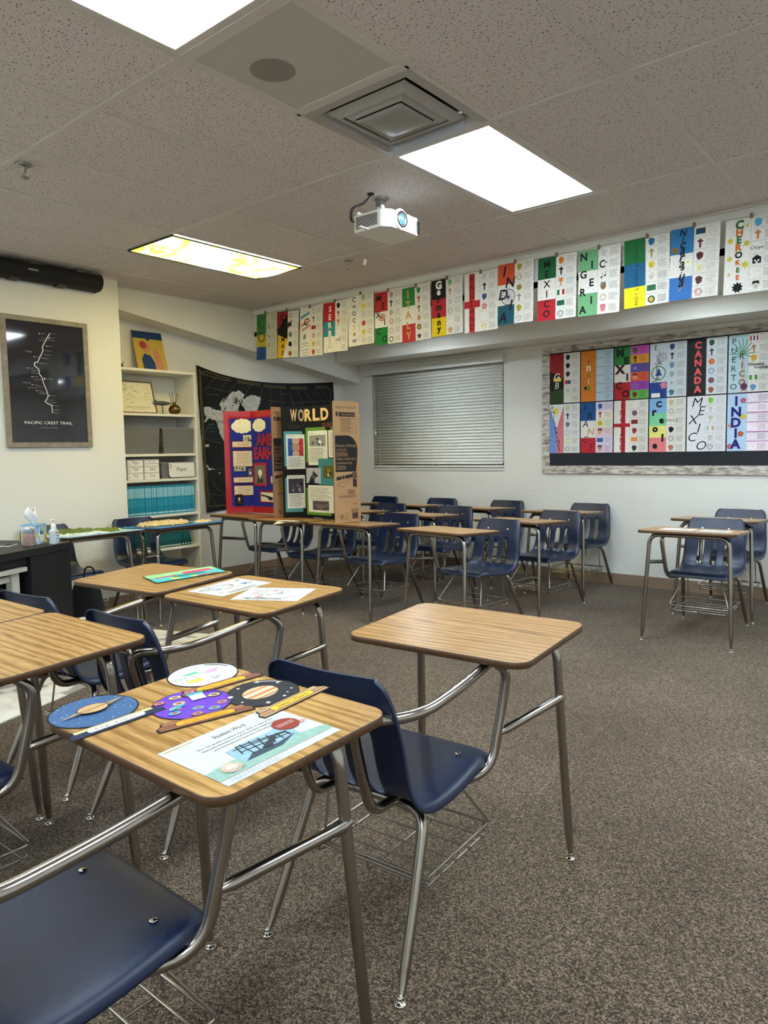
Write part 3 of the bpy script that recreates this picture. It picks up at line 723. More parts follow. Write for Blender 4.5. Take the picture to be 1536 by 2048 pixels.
desk('W8', -7.45, 11.1, 181, 'second row school desk half hidden by the kraft wing of the black board', GW)
desk('W5', -1.67, 13.86, 181, 'back row school desk just right of the window, its chair back against the bare wall', GW)
desk('W6', -4.68, 13.9, 180.2, 'back row school desk in the middle, under the right half of the window', GW)
desk('W7', -7.32, 13.9, 182, 'back row school desk under the left half of the window', GW)
desk('W9', -10.0, 13.8, 180, 'back row school desk in the corner, hidden behind the black trifold board', GW)
desk('D8', -8.47, 5.41, -90, 'school desk by the bookcase carrying the tan and blue relief map', GL)
desk('D7', -8.56, 3.05, -88, 'school desk beside the black teacher desk carrying the green and white relief map', GL)
def kill(o):
    for c in list(o.children): kill(c)
    bpy.data.objects.remove(o)
kill(proto)
def on_desk(key, x, y, z=TOPZ):
    """inch position on a desk -> world location and desk heading"""
    d = DESKS[key]; a = d.rotation_euler.z; ca, sa = math.cos(a), math.sin(a)
    return (d.location.x+(ca*x-sa*y)*IN, d.location.y+(sa*x+ca*y)*IN, (z+math.tan(SLOPE)*y)*IN), a
def lie(a, rot=0.0):
    return (Matrix.Rotation(a, 3, 'Z') @ Matrix.Rotation(SLOPE, 3, 'X') @ Matrix.Rotation(rot, 3, 'Z')).to_euler()
# ============================================================ PAPER WORK (inches, drawn flat; z is outwards)
BLK = ink('17171a'); GRY = ink('8d8a84'); LGR = ink('b9b6ae'); WHT = ink('efece4')
def flower(mb, x, y, r, c, c2='e0b030'):
    for k in range(5): a = 2*PI*k/5+.3; mb.circ(x+r*.6*math.cos(a), y+r*.6*math.sin(a), r*.42, ink(c), n=10)
    mb.circ(x, y, r*.25, ink(c2), n=8)
def star(mb, x, y, r, c, n=5, k=.42):
    mb.poly([(x+(r if i % 2 == 0 else r*k)*math.sin(PI*i/n), y+(r if i % 2 == 0 else r*k)*math.cos(PI*i/n)) for i in range(2*n)], ink(c))
def cross(mb, x, y, h, c, t=.16, rot=0):
    mb.rect(x-h*t/2, y-h/2, h*t, h, ink(c)); mb.rect(x-h*.3, y+h*.14, h*.6, h*t, ink(c))
def blob(mb, x, y, r, c, seed=1, ry=None, n=14, rough=.35):
    R = random.Random(seed); ry = ry or r
    mb.poly([(x+r*(1-rough*R.random())*math.cos(2*PI*k/n), y+ry*(1-rough*R.random())*math.sin(2*PI*k/n)) for k in range(n)], ink(c))
def cup(mb, x, y, h, c):
    mb.poly([(x-h*.3, y+h*.5), (x-h*.22, y), (x-h*.06, y-h*.1), (x-h*.06, y-h*.35), (x-h*.25, y-h*.5), (x+h*.25, y-h*.5), (x+h*.06, y-h*.35), (x+h*.06, y-h*.1), (x+h*.22, y), (x+h*.3, y+h*.5)], ink(c))
    mb.ring(x-h*.32, y+h*.22, h*.18, h*.05, ink(c), n=12); mb.ring(x+h*.32, y+h*.22, h*.18, h*.05, ink(c), n=12)
def icon(mb, k, x, y, r):
    t, *a = k.split(':'); c = a[0] if a else '333333'
    if t == 'cross': cross(mb, x, y, r*2.3, c, .2)
    elif t == 'blob': blob(mb, x, y, r*1.15, c, seed=len(a)+int(x*7+y*3) % 9)
    elif t == 'ring': mb.ring(x, y, r, r*.18, ink(c)); mb.ring(x, y, r*.6, r*.12, ink(a[1] if len(a) > 1 else c))
    elif t == 'disc': mb.circ(x, y, r, ink(c)); mb.circ(x, y, r*.62, ink(a[1] if len(a) > 1 else 'efece4'))
    elif t == 'star': star(mb, x, y, r*1.2, c)
    elif t == 'burst': star(mb, x, y, r*1.2, c, 10, .6)
    elif t == 'cup': cup(mb, x, y, r*2.2, c)
    elif t == 'flower': flower(mb, x, y, r*1.1, c)
    elif t == 'face':
        mb.circ(x, y, r*.85, ink(c), ry=r); mb.circ(x-r*.3, y+r*.15, r*.1, BLK, n=8); mb.circ(x+r*.3, y+r*.15, r*.1, BLK, n=8); mb.ring(x, y-r*.35, r*.25, r*.09, BLK, n=10)
        if len(a) > 1: mb.poly([(x-r*.9, y+r*.3), (x-r*.7, y+r*1.15), (x+r*.7, y+r*1.15), (x+r*.9, y+r*.3), (x, y+r*.6)], ink(a[1]))
    elif t == 'flag':
        cs = a; w = r*2.4/len(cs)
        for i, cc in enumerate(cs): mb.rect(x-r*1.2+i*w, y-r*.75, w, r*1.5, ink(cc))
    elif t == 'bars':
        for i, h in enumerate((.5, .9, .7, 1.2, 1.6)): mb.rect(x-r*1.3+i*r*.55, y-r*.7, r*.22, r*h, ink(c))
    elif t == 'moon':
        mb.ring(x-r*.2, y, r*1.1, r*.42, ink(c), a0=PI*.3, a1=PI*1.75); star(mb, x+r*.7, y+r*.3, r*.4, c)
    elif t == 'notes':
        for dx, dy in ((-.6, 0), (.4, .4)): mb.circ(x+r*dx, y+r*(dy-.6), r*.28, ink(c), n=10); mb.rect(x+r*(dx+.18), y+r*(dy-.6), r*.12, r*1.3, ink(c))
    elif t == 'ball': mb.circ(x, y, r, WHT); mb.ring(x, y, r, r*.1, BLK); star(mb, x, y, r*.45, '17171a', 5, .8); star(mb, x-r*.65, y+r*.4, r*.28, '17171a', 5, .8); star(mb, x+r*.6, y-r*.45, r*.28, '17171a', 5, .8)
    elif t == 'house': mb.rect(x-r, y-r*.8, 2*r, r*1.3, ink(c)); mb.poly([(x-r*1.2, y+r*.5), (x, y+r*1.3), (x+r*1.2, y+r*.5)], ink(c)); mb.rect(x-r*.6, y-r*.3, r*.4, r*.4, WHT); mb.rect(x+r*.2, y-r*.3, r*.4, r*.4, WHT); mb.rect(x-r*.2, y-r*.8, r*.4, r*.5, WHT)
    elif t == 'text': mb.text(a[1], x, y-r*.4, r*.9, ink(c))
    elif t == 'tower':
        mb.line([(x-r*.6, y-r), (x-r*.15, y), (x, y+r*1.2), (x+r*.15, y), (x+r*.6, y-r)], r*.1, ink(c)); mb.line([(x-r*.4, y-r*.4), (x+r*.4, y-r*.4)], r*.1, ink(c)); mb.line([(x-r*.2, y), (x+r*.2, y)], r*.1, ink(c))
def title_page(bands, letters, icons, W=12.0, H=18.0, sw=.48, page='e4e1d8', sep=True, extra=None, lines='8d8a84', seed=1, cellcols=None, tr=False):
    """a 12 x 18 inch student page: coloured title strip on the left, boxed notes on the right.
    bands: [(colour, fraction)], letters: [(char, x, y, height, colour, bold, shear, rot)] in fractions of the strip"""
    mb = MB(); R = random.Random(seed)
    mb.box((0, 0, -.012), (W, H, 0), ink(page)); mb.lay = .006; S0 = .003
    def up(): mb.lay += S0; return mb.lay
    mb.up = up
    y = H
    for c, f in bands:
        y -= f*H
        if c: mb.rect(0, y, W*sw, f*H, ink(c))
    if extra: extra(mb, W, H, W*sw)
    for ch, lx, ly, lh, c, bold, shear, rot in letters:
        mb.text(ch, lx*W*sw, ly*H, lh*H, ink(c), bold=bold, shear=shear, rot=rot)
    n = len(icons); ch_ = H/n; x0 = W*sw
    for i, ic in enumerate(icons):
        yb = H-(i+1)*ch_
        if cellcols and cellcols[i]: mb.rect(x0, yb, W-x0, ch_, ink(cellcols[i]))
        if sep: mb.rect(x0, yb, W-x0, .05, GRY)
        if ic: icon(mb, ic, x0+W*.13, yb+ch_*.5, min(W*.085, ch_*.32))
        if lines: mb.lines(x0+W*.26, yb+ch_*.18, (W-x0-W*.29), ch_*.66, 6, ink(lines), t=.09, rnd=seed*13+i)
    mb.rect(x0-.03, 0, .06, H, LGR)
    return mb
def vert(s, col, h=None, x=.5, bold=.02, shear=0.0, top=.97, bot=.03, xs=None, cols=None, hs=None):
    n = len(s); out = []; step = (top-bot)/n; h = h or step*.72
    for i, c in enumerate(s):
        if c == ' ': continue
        hh = hs[i] if hs else h
        out.append((c, xs[i] if xs else x, top-(i+1)*step+(step-hh)/2, hh, cols[i] if cols else col, bold, shear, 0))
    return out
WALLROT = (PI/2, 0, 0)
def pin(mb, name, x, z, label, group, y, tilt=0.0, rx=0.0, cat='student poster'):
    """hang a page by its lower left corner on the window side (faces -Y), feet"""
    return mb.build(name, loc=(x*FT, y*FT, z*FT), rot=(PI/2+rx, tilt, 0), scale=IN, label=label, cat=cat, group=group)
def diag_c(mb, W, H, s):
    mb.poly([(0, H*.38), (0, H*.62), (s*.95, H*.95), (s, H*.45), (s*.6, H*.38)], ink('17171a')); mb.poly([(s*.8, H*.72), (s*1.5, H*.80), (s*.98, H*.62)], ink('17171a'))
    mb.poly([(0, 0), (0, H*.52), (s, H*.4), (s*.55, 0)], ink('dfb51d')); mb.poly([(s*.55, 0), (s, H*.4), (s, 0)], WHT)
    mb.line([(0.1, .1), (W-.1, .1), (W-.1, H-.1), (.1, H-.1), (.1, .1)], .22, BLK)
def brush(mb, W, H, s):
    for (x, y, c) in ((.0, .78, '3f93bd'), (.05, .62, 'cf6b6b'), (.1, .52, 'c98a8a')):
        mb.poly([(s*(x+.05), H*y), (s*(x+.85), H*(y+.09)), (s*(x+.9), H*(y+.14)), (s*(x+.1), H*(y+.06))], ink(c))
    for y, c in ((.26, '333333'), (.2, '777777'), (.12, '444444')): mb.line([(s*.2, H*y), (s*.5, H*(y+.03)), (s*.8, H*(y+.01))], .18, ink(c))
    mb.ring(s*.55, H*.06, s*.36, .12, BLK, ry=.6)
def eiffel(mb, W, H, s):
    mb.line([(s*.3, H*.02), (s*.45, H*.15), (s*.52, H*.36), (s*.6, H*.15), (s*.78, H*.02)], .14, GRY); mb.line([(s*.38, H*.1), (s*.68, H*.1)], .14, GRY)
    mb.ring(s*.12, H*.45, s*.13, .2, ink('b3272d'), ry=.9)
def mexfood(mb, W, H, s):
    mb.ring(s*.55, H*.52, s*.28, .3, ink('8a5a3a'), ry=1.2); blob(mb, s*.55, H*.52, s*.2, 'b77b55', 3, .9)
def crossflag(mb, W, H, s):
    mb.rect(s*.3, 0, s*.36, H, ink('b62b30')); mb.rect(0, H*.42, s, H*.12, ink('b62b30'))
def wheel(mb, W, H, s):
    x, y, r = s*.62, H*.45, s*.42; m = ink('1c2a4d'); mb.ring(x, y, r, .2, m)
    for k in range(16): a = 2*PI*k/16; mb.line([(x, y), (x+r*.95*math.cos(a), y+r*.95*math.sin(a))], .1, m)
    mb.circ(x, y, .4, m, n=10)
def cheroke(mb, W, H, s):
    for x, y, r, c in ((.85, .9, .5, 'c9b93a'), (.2, .72, .9, 'c9b93a'), (.85, .66, .9, 'c9b93a'), (.2, .48, .8, 'c9b93a'), (.82, .38, 1.0, 'c9b93a'), (.2, .27, .45, 'c9b93a')): star(mb, s*x, H*y, r, c, 6, .55)
    star(mb, s*.55, H*.085, 1.4, '17171a', 9, .65)
def nica(mb, W, H, s):
    blob(mb, s*.2, H*.70, 1.0, '7b6234', 4); flower(mb, s*.78, H*.52, 1.0, 'efe9cf'); mb.line([(s*.4, H*.12), (s*.7, H*.22)], .12, ink('caa53a'))
def chocs(mb, W, H, s):
    for a, b, c, d in ((.1, .75, .3, .85), (.75, .68, .95, .82), (.1, .5, .2, .62), (.85, .3, .95, .42), (.8, .1, .98, .2)): mb.line([(s*a, H*b), (s*c, H*d)], .16, GRY)
GY = 10.74
M = 'mexico poster'
garland = [
 ([('3f7d44', .45), ('c3aa35', .27), ('2b4c94', .28)], vert('COL', '2c5c33', x=.5, bold=0), [None, 'blob:a7a7a2', 'ball', 'blob:b9a96a', None], dict(page='c9c8ac'), 'garland poster with green, yellow and blue strip, first at the left end', 1.4),
 ([('a3232b', 1)], [('C', .45, .80, .14, '17171a', .04, 0, 0)]+vert('UMAS', '17171a', x=.55, top=.62, bot=.05, bold=.03), ['ring:555555', 'star:333333', 'blob:777777', 'blob:17171a', 'blob:9a5a33'], dict(extra=diag_c), 'garland poster with red, black and yellow strip and black border, second from left', 2.5),
 ([], [('C', .55, .64, .15, '1f1f22', .02, .2, 0), ('B', .42, .36, .10, '26324d', .02, .2, 0)], ['ring:7aa090', 'cross:6a5a8a', 'flag:a33a33', 'face:c9a07a', 'blob:c9b93a', 'blob:b5443a'], dict(extra=brush), 'white garland poster with blue and pink brush strokes, third from left', 1.3),
 ([('b3232b', .38), ('2f8b93', .30)], vert('SERB', 'efece4', top=.95, bot=.3, x=.55, bold=.03), ['blob:17171a', 'cross:9b2a26', 'cup:c87833', None, 'bars:26324d', None], dict(extra=eiffel), 'garland poster with white letters SERB on red and teal', 1.0),
 ([], vert('CHOCTAW', '17171a', x=.5, cols=['17171a', '17171a', '26324d', '17171a', 'c4a02c', 'a32a35', '26328d'], hs=[.1, .08, .09, .09, .08, .08, .08]), ['blob:8fae7a', 'burst:e0c31c', 'ring:8a8f95', 'burst:b5443a', 'blob:c9b93a', 'ring:a7a7a2'], dict(extra=chocs), 'white garland poster with CHOCTAW in mixed coloured letters', -.6),
 ([('b02a2c', .37), ('', .30), ('1f7a35', .33)], vert('MEXICO', '17171a', xs=[.3, .65, .25, .75, .3, .75], hs=[.12]*6, bold=.02), ['blob:b0808a', 'cross:17171a', 'blob:a7a7a2', 'ring:b5443a', 'ring:8a8f95', 'disc:555555'], dict(extra=mexfood), 'garland poster MEXICO with red over white over green strip', -.4),
 ([('2f7f41', .34), ('', .33), ('b8353b', .33)], vert('ITALY', 'c8a04a', x=.5, bold=.03, hs=[.14]*5), ['blob:3a8a5a', 'cross:a34a3a', 'cross:6a5a2a', 'face:c9a07a', 'disc:6b5a2a:b09a55', 'star:333333'], dict(), 'garland poster with gold letters ITALY on green, white and red', -1.6),
 ([('17191f', .34), ('b02a33', .33), ('e0c21c', .33)], vert('Germany', '17171a', x=.5, bold=.05, cols=['efece4', 'efece4', '17171a', '17171a', '17171a', '17171a', '17171a'], hs=[.15, .09, .09, .09, .09, .09, .12]), ['blob:7fae6a', 'cross:b08a7a', 'blob:c9c6bc', 'ring:8a8f7a', None, 'blob:c9a07a'], dict(), 'garland poster Germany with black, red and yellow strip', -.9),
 ([], vert('ENGLAND', '26161a', x=.5, bold=.0), ['blob:c9c9c2', 'cross:17171a', 'blob:46508f', 'flower:c98a8f', None, 'ring:c9b93a'], dict(extra=crossflag), 'garland poster ENGLAND with a red cross on white', -.4),
 ([('c9512f', .34), ('', .34), ('1f5560', .32)], vert('INDIA', '1b1b2e', xs=[.35, .7, .3, .75, .3], bold=.02, hs=[.17]*5, shear=.2), ['blob:a39a3f', 'ring:8a8030', 'burst:8a8030', 'cross:8d8a84', 'blob:a39a3f', 'ring:a7a7a2'], dict(extra=wheel, lines='a79a90'), 'garland poster INDIA with orange and dark teal ends and a spoked wheel', .3),
 ([('1d5c35', .34), ('', .33), ('b3262d', .33)], vert('MEXICO', '141416', x=.5, bold=.02), ['blob:cf7a2b', 'cross:17171a', 'cup:d0782a', 'flag:1d6c3a:efece4:b3262d', 'flag:1d5c45', 'ring:555555'], dict(), 'garland poster MEXICO with dark green over white over red strip', .2),
 ([('6fa878', .32), ('', .34), ('6fa878', .34)], vert('NIGERIA', '17171a', xs=[.25, .68, .25, .68, .25, .68, .25], bold=.03, hs=[.12]*7), ['blob:c9c9c2', 'moon:17171a', 'notes:17171a', 'face:8a6a50:777777', 'ring:a39a6a', 'face:d08a8a:c8606a'], dict(sep=False), 'garland poster NIGERIA with pale green and white strip', .5),
 ([('1f6b38', .36), ('1f5f86', .34), ('e6d821', .30)], [(c, .5, .94-(i+1)*.068, .05, '17301f', .0, 0, -PI/2) for i, c in enumerate('CHOCTAWNATION')], ['blob:28688f', 'cross:a98a4a', 'face:d9c53a', 'face:d9cfc5', 'flag:2a6a45', 'disc:1f5a45:d9a53a'], dict(), 'garland poster CHOCTAW NATION with green, blue and bright yellow strip', -1.0),
 ([('2f73a6', .36), ('', .32), ('3a6fb0', .32)], vert('Nicaragua', '17171a', x=.5, shear=.25, bold=.02, hs=[.09]*9, top=.98, bot=.18), ['flag:2c4a5a', 'cross:5a2526', 'blob:5a2a30', 'face:e5dcae', 'blob:5a3a33', 'ring:c9808a'], dict(extra=nica, lines='c5c2ba'), 'garland poster Nicaragua with blue over white over blue strip', 1.0),
 ([], vert('CHEROKEE', '2c6b35', x=.55, bold=.05, top=.97, bot=.17, cols=['2c6b35', 'cf6a2c', '2c6b35', 'cf6a2c', '17171a', 'cf6a2c', '2c6b35', 'cf6a2c'], hs=[.12, .1, .1, .1, .09, .07, .07, .07]), ['blob:4aa0c8', 'cross:c07a45', 'text:333333:Osiyo', 'house:17171a', None, 'face:d9cfc5:17171a'], dict(extra=cheroke), 'white garland poster CHEROKEE with yellow stars, at the right edge', .8),
]
GP = [(-11.29, -10.23, 7.36), (-10.18, -9.27, 7.31), (-9.15, -8.19, 7.27), (-8.09, -7.1, 7.29), (-7.04, -6.08, 7.37), (-6.04, -4.97, 7.29), (-4.98, -4.05, 7.26), (-4.0, -2.95, 7.31), (-2.92, -1.93, 7.29), (-1.93, -0.91, 7.37), (-0.82, 0.21, 7.33), (0.26, 1.24, 7.31), (1.39, 2.33, 7.34), (2.35, 3.34, 7.37), (3.44, 4.46, 7.33)]
short = ['first garland poster', 'red, black and yellow garland poster', 'brush stroke poster', 'SERB poster', 'CHOCTAW poster', 'red-topped MEXICO poster', 'ITALY poster', 'Germany poster', 'ENGLAND poster', 'garland INDIA poster', 'green-topped MEXICO poster', 'NIGERIA poster', 'CHOCTAW NATION poster', 'Nicaragua poster', 'CHEROKEE poster']
for i, ((bands, letters, icons, kw, lab, tilt), (x0, x1, zb)) in enumerate(zip(garland, GP)):
    bd = [(c or None, f) for c, f in bands]
    mb = title_page(bd, letters, icons, seed=i+3, **kw)
    z0 = zb+.02; xc = (x0+x1)/2-.5
    pin(mb, 'garland_poster', xc, z0, lab, 'student posters hanging on the string', GY-.02-.012*(i % 2), math.radians(tilt), rx=math.radians(-1.2))
    pg = MB(); pg.box((-.16, -.3, -.12), (.16, .3, -.02), mat('clothespin_wood', '7d6650', rough=.8)); pg.box((-.16, -.3, .02), (.16, .3, .12), mat('clothespin_wood', '7d6650')); pg.tube([(-.2, .02, 0), (.2, .02, 0)], .1, M_STEEL, 8)
    pg.build('clothespin', loc=((x0+x1)/2*FT, (GY-.02)*FT, (zb+1.53)*FT), rot=(PI/2, 0, 0), scale=1.9*IN, label='small brown wooden clothespin clipping the top of the '+short[i], cat='clothespin', group='clothespins on the poster string')
mb = MB(); mb.tube([(-11.5*FT+(15.5*FT)*k/30, GY*FT+.004, (8.87-.02*math.sin(k*1.3)**2)*FT) for k in range(31)], .0015, mat('twine', '8a7a66', rough=.9), 6)
mb.build('poster_string', label='thin brown string the row of garland posters hangs on', cat='string')

# ------------------------------------------------------------ bulletin board
r = empty('bulletin_board', V3(-3.48, YW, 3.435), label='black bulletin board with birch bark patterned border on the window wall', cat='bulletin board')
bw, bh, t = 8.9, 4.07, .26
mb = MB(); mb.box((.2*FT, -.05*FT, .2*FT), ((bw-.2)*FT, -.002, (bh-.2)*FT), mat('navy_black_paper', '0b0e16', rough=.85)); mb.build('backing', r)
for nm, a, b in (('border_strip', (0, 0), (bw, t)), ('border_strip', (0, bh-t+.06), (bw, bh)), ('border_strip', (0, t), (t, bh-t+.06)), ('border_strip', (bw-t, t), (bw, bh-t+.06))):
    mb = MB(); mb.box((a[0]*FT, -.075*FT, a[1]*FT), (b[0]*FT, -.05*FT, b[1]*FT), M_BARK); mb.build(nm, r, bevel=.003)
def crown(mb, W, H, s):
    mb.poly([(0, H*.25), (0, H*.66), (s, H*.5), (s, H*.3)], ink('131315')); mb.poly([(s*.3, H*.44), (s*.25, H*.52), (s*.45, H*.49), (s*.55, H*.55), (s*.65, H*.49), (s*.85, H*.52), (s*.8, H*.44)], ink('e0c31c'))
def indi(mb, W, H, s):
    mb.ring(s*.75, H*.83, 1.0, .15, ink('8a4a1a')); mb.ring(s*.3, H*.4, 1.1, .15, ink('8a4a1a')); blob(mb, s*.3, H*.27, .7, '17171a', 2)
def elsal(mb, W, H, s):
    mb.poly([(s*.2, H*.6), (s*.7, H*.85), (s, H*.8), (s, H*.7), (s*.5, H*.6)], ink('b9bec6')); mb.ring(s*.5, H*.45, s*.42, .35, ink('4f8a55')); mb.poly([(s*.3, H*.4), (s*.5, H*.55), (s*.7, H*.4)], ink('34508f'))
    mb.rect(0, 0, s, H*.28, ink('2a4596')); flower(mb, s*.8, H*.22, 1.2, 'd97a9a'); mb.rect(s*.1, 0, s*.5, H*.08, WHT)
def palm(mb, W, H, s):
    mb.rect(0, 0, s, H, ink('bcd6df')); mb.poly([(s*.6, 0), (s*.66, H*.6), (s*.8, H*.6), (s*.95, 0)], ink('c9b9ad'))
    for k in range(11): a = PI*(-.1+1.2*k/10); mb.line([(s*.72, H*.66), (s*.72+s*.62*math.cos(a), H*.66+H*.26*math.sin(a))], .3, ink('5f9a77'))
    blob(mb, s*.8, H*.1, 1.3, '5a2f4a', 3)
def phil(mb, W, H, s):
    mb.poly([(0, 0), (0, H*.95), (s*.5, H*.5), (s*.55, 0)], ink('6f8fd0')); mb.poly([(s*.5, 0), (s*.5, H*.5), (s, H*.98), (s, 0)], ink('d0787d')); mb.circ(s*.45, H*.86, 1.2, ink('e5d36a'))
def lotus(mb, W, H, s):
    mb.rect(0, 0, s, H, ink('b3cfe8'))
    for x, y, c in ((.8, .88, 'b0507a'), (.8, .6, 'c9b93a'), (.2, .45, 'c98a9a'), (.7, .3, 'b5443a'), (.15, .08, 'b0507a')): flower(mb, s*x, H*y, .9, c)
board = [
 ([('8f2327', .5), ('2f4421', .5)], [('G', .5, .47, .14, 'efece4', .01, .1, 0), ('B', .5, .30, .12, 'efece4', .0, .2, 0)], ['blob:17171a', 'blob:17171a', 'blob:333333', 'flag:b3353b:33508f', 'blob:c9c9c2', None], dict(extra=crown), 'red, black and green poster with a crown, top left corner of the bulletin board'),
 ([('cf7a2b', 1)], vert('india', '6f2a1a', x=.5, bold=.02, hs=[.1]*5, cols=['6f2a1a', 'efece4', '4f8a2a', 'efece4', '4f8a2a'], top=.85, bot=.2), [None]*6, dict(page='b9cdda', extra=indi), 'orange india poster with pale blue notes, second in the top row'),
 ([('2c7a3a', .34), ('', .33), ('a8262c', .33)], vert('MEXICO', '1b3a22', xs=[.35, .75, .35, .8, .3, .7], bold=.07, cols=['16301c', '16301c', '3a1a1c', '3a1a1c', '4d0f12', '4d0f12'], hs=[.16, .15, .18, .14, .15, .15]), ['blob:3a5a2a', 'cross:2a1a0a', 'text:efece4:LI', 'face:d9a07a:3a1a10', 'ring:7a8a9a', 'blob:6a3a1a'], dict(cellcols=['c455b8', 'd99a2b', '5a4a93', 'd9572b', '9a3fb0', '5fae4a'], lines='5a3a50'), 'bold MEXICO poster with rainbow coloured note boxes, third in the top row'),
 ([], vert('ELSALVADOR', '2a2a30', xs=[.35, .6, .45, .55, .45, .5, .45, .3, .5, .75], bold=-.005, hs=[.09]*10), ['blob:34507f', 'cross:26324d', 'blob:7a95b5', 'blob:9ab5c5', 'text:5a4a1a:8', 'blob:4a7a8f'], dict(page='d2dbe0', extra=elsal, sep=False), 'EL SALVADOR poster in pale blue with a wreath, fourth in the top row'),
 ([('121214', 1)], vert('CANADA', 'e0585a', x=.55, bold=.05, hs=[.13]*6), ['blob:1f4a35', 'cross:26324d', 'disc:c9652b:cf7a3a', 'ring:4a6a80', 'disc:3a5a70:b0452f', 'blob:9a5a3a'], dict(page='dfe5ea'), 'CANADA poster with red letters on a black strip'),
 ([], vert('PUERTO', '1a2a3a', x=.28, bold=0, hs=[.1]*6)+vert('RICO', '1a2a3a', x=.7, top=.7, bot=.1, bold=0, hs=[.1]*4), ['flag:b3353b:efece4:2a3a8f:efece4:b3353b', 'cross:b0805a', 'blob:d9a53a', None, 'flag:4f8a3a:dfe5da:4f8a3a', 'blob:6a9ac5'], dict(extra=palm, page='e8e6df'), 'palm tree PUERTO RICO poster at the right end of the top row'),
 ([], vert('PHILIPPINES', '1a1a20', xs=[.2+.05*k for k in range(11)], bold=.01, hs=[.075]*11), ['blob:c9c9a2', 'cross:17171a', 'blob:777777', 'ring:a7a7a2', 'disc:d9cf8a', 'ring:9a9a7a'], dict(extra=phil, page='e4e6e4'), 'PHILIPPINES poster in blue and red pencil, bottom left corner of the bulletin board'),
 ([('1f4f8a', .36), ('', .34), ('b02a35', .30)], vert('FRANCE', '1a2a5a', xs=[.3, .6, .3, .65, .3, .7], bold=.0, hs=[.13]*6, cols=['142d5a', '17171a', '17171a', 'b08a2a', '6a1a1a', '6a1a1a'], shear=.15), ['blob:2a5a95', 'cross:8a2a2a', 'disc:d9b53a:c9a52a', 'face:d9b08a:222222', 'flag:3a5a9a', 'face:c9a08a:222222'], dict(cellcols=['dcd3ea', 'f0e3d8', 'dfe6c8', 'e6c8cf', 'd8cfe6', 'd8c3dc']), 'FRANCE poster with blue, white and red strip, bottom row'),
 ([], vert('ENGLAND', '4a1014', x=.52, bold=.0), [None, 'disc:b0405a:3a7a95', 'flag:7a2a2a', 'blob:8a3a45', 'flag:d98a4a', 'blob:333333'], dict(extra=lambda mb, W, H, s: (mb.rect(s*.44, 0, s*.27, H, ink('b0242c')), mb.rect(0, H*.49, s, H*.07, ink('b0242c')))), 'bulletin board ENGLAND poster with a thin red cross, bottom row'),
 ([('7fb0de', .27), ('7fcf9a', .24), ('e5e07f', .22), ('e07f80', .27)], vert('Creole', '111113', xs=[.55, .3, .72, .35, .78, .35], bold=.06, hs=[.12, .11, .1, .1, .15, .1]), ['blob:c9b98a', 'ring:8a8a85', 'text:333333:CREOLE', 'blob:17171a', 'ring:7a7a75', 'blob:b0705a'], dict(), 'Creole poster with blue, green, yellow and red blocks'),
 ([], vert('MEXICO', '141418', xs=[.5, .75, .3, .6, .25, .75], bold=-.002, shear=.25, hs=[.16]*6), ['blob:7fbf4a', 'cross:c9c9c2', 'cup:c9c0a2', 'flag:9fd0b0:efece4:e0a0a0', 'blob:c9c9c2', 'ring:777777'], dict(page='e4e4e8', lines='b9b6b0'), 'white MEXICO poster with thin black script letters, bottom row'),
 ([], vert('INDIA', '141a6a', x=.45, bold=.04, hs=[.17]*5), [None]*6, dict(extra=lotus, page='ece3ec', lines='9a7a9a', cellcols=[None, 'f3e6f0', None, 'f3e6f0', None, 'f3e6f0']), 'INDIA poster with navy letters and flowers on light blue, bottom row'),
]
for i, (bands, letters, icons, kw, lab) in enumerate(board):
    col, row = i % 6, i//6
    x = -3.23+1.082*col; z = 5.70 if row == 0 else 4.10
    mb = title_page([(c or None, f) for c, f in bands], letters, icons, seed=i+31, **kw)
    if i == 5:
        mb.text('Donald', 5.9*1.0, 8.2, .7, BLK, w=4.2, align='l', bold=.02); mb.text('Trump', 7.3, 7.1, .7, BLK, w=4.2, align='l', bold=.02)
    if i in (1, 11):
        c = '7a95a5' if i == 1 else 'a34a9a'
        for k in range(1, 6): mb.rect(12*.48, 18*k/6-.08, 12*.52, .2, ink(c))
    pin(mb, 'student_poster', x, z, lab, 'student posters on the bulletin board', YW-.055).scale = (1.045,)*3
# ------------------------------------------------------------ wall outlet
r = empty('wall_outlet', V3(.5, YW, 1.36), label='white wall outlet low on the window wall, left of the right-hand desk', cat='outlet')
MB().box((-.035, -.006, -.057), (.035, 0, .057), M_WHITEP).build('cover_plate', r, bevel=.002)
for dz in (-.02, .02): MB().prism(rrect(.034, .028, .01), 0, .002, mat('socket_face', 'd2cfc6', rough=.4), xf=Matrix.Translation((0, -.006, dz)) @ Matrix.Rotation(PI/2, 4, 'X')).build('socket', r)
# ============================================================ LEFT SIDE
SIDE = (PI/2, 0, PI/2)      # flat drawing turned to face +X
def inch(mb):
    """use inch sized layers"""
    mb.lay = .01
    def up(): mb.lay += .003; return mb.lay
    mb.up = up
    return mb
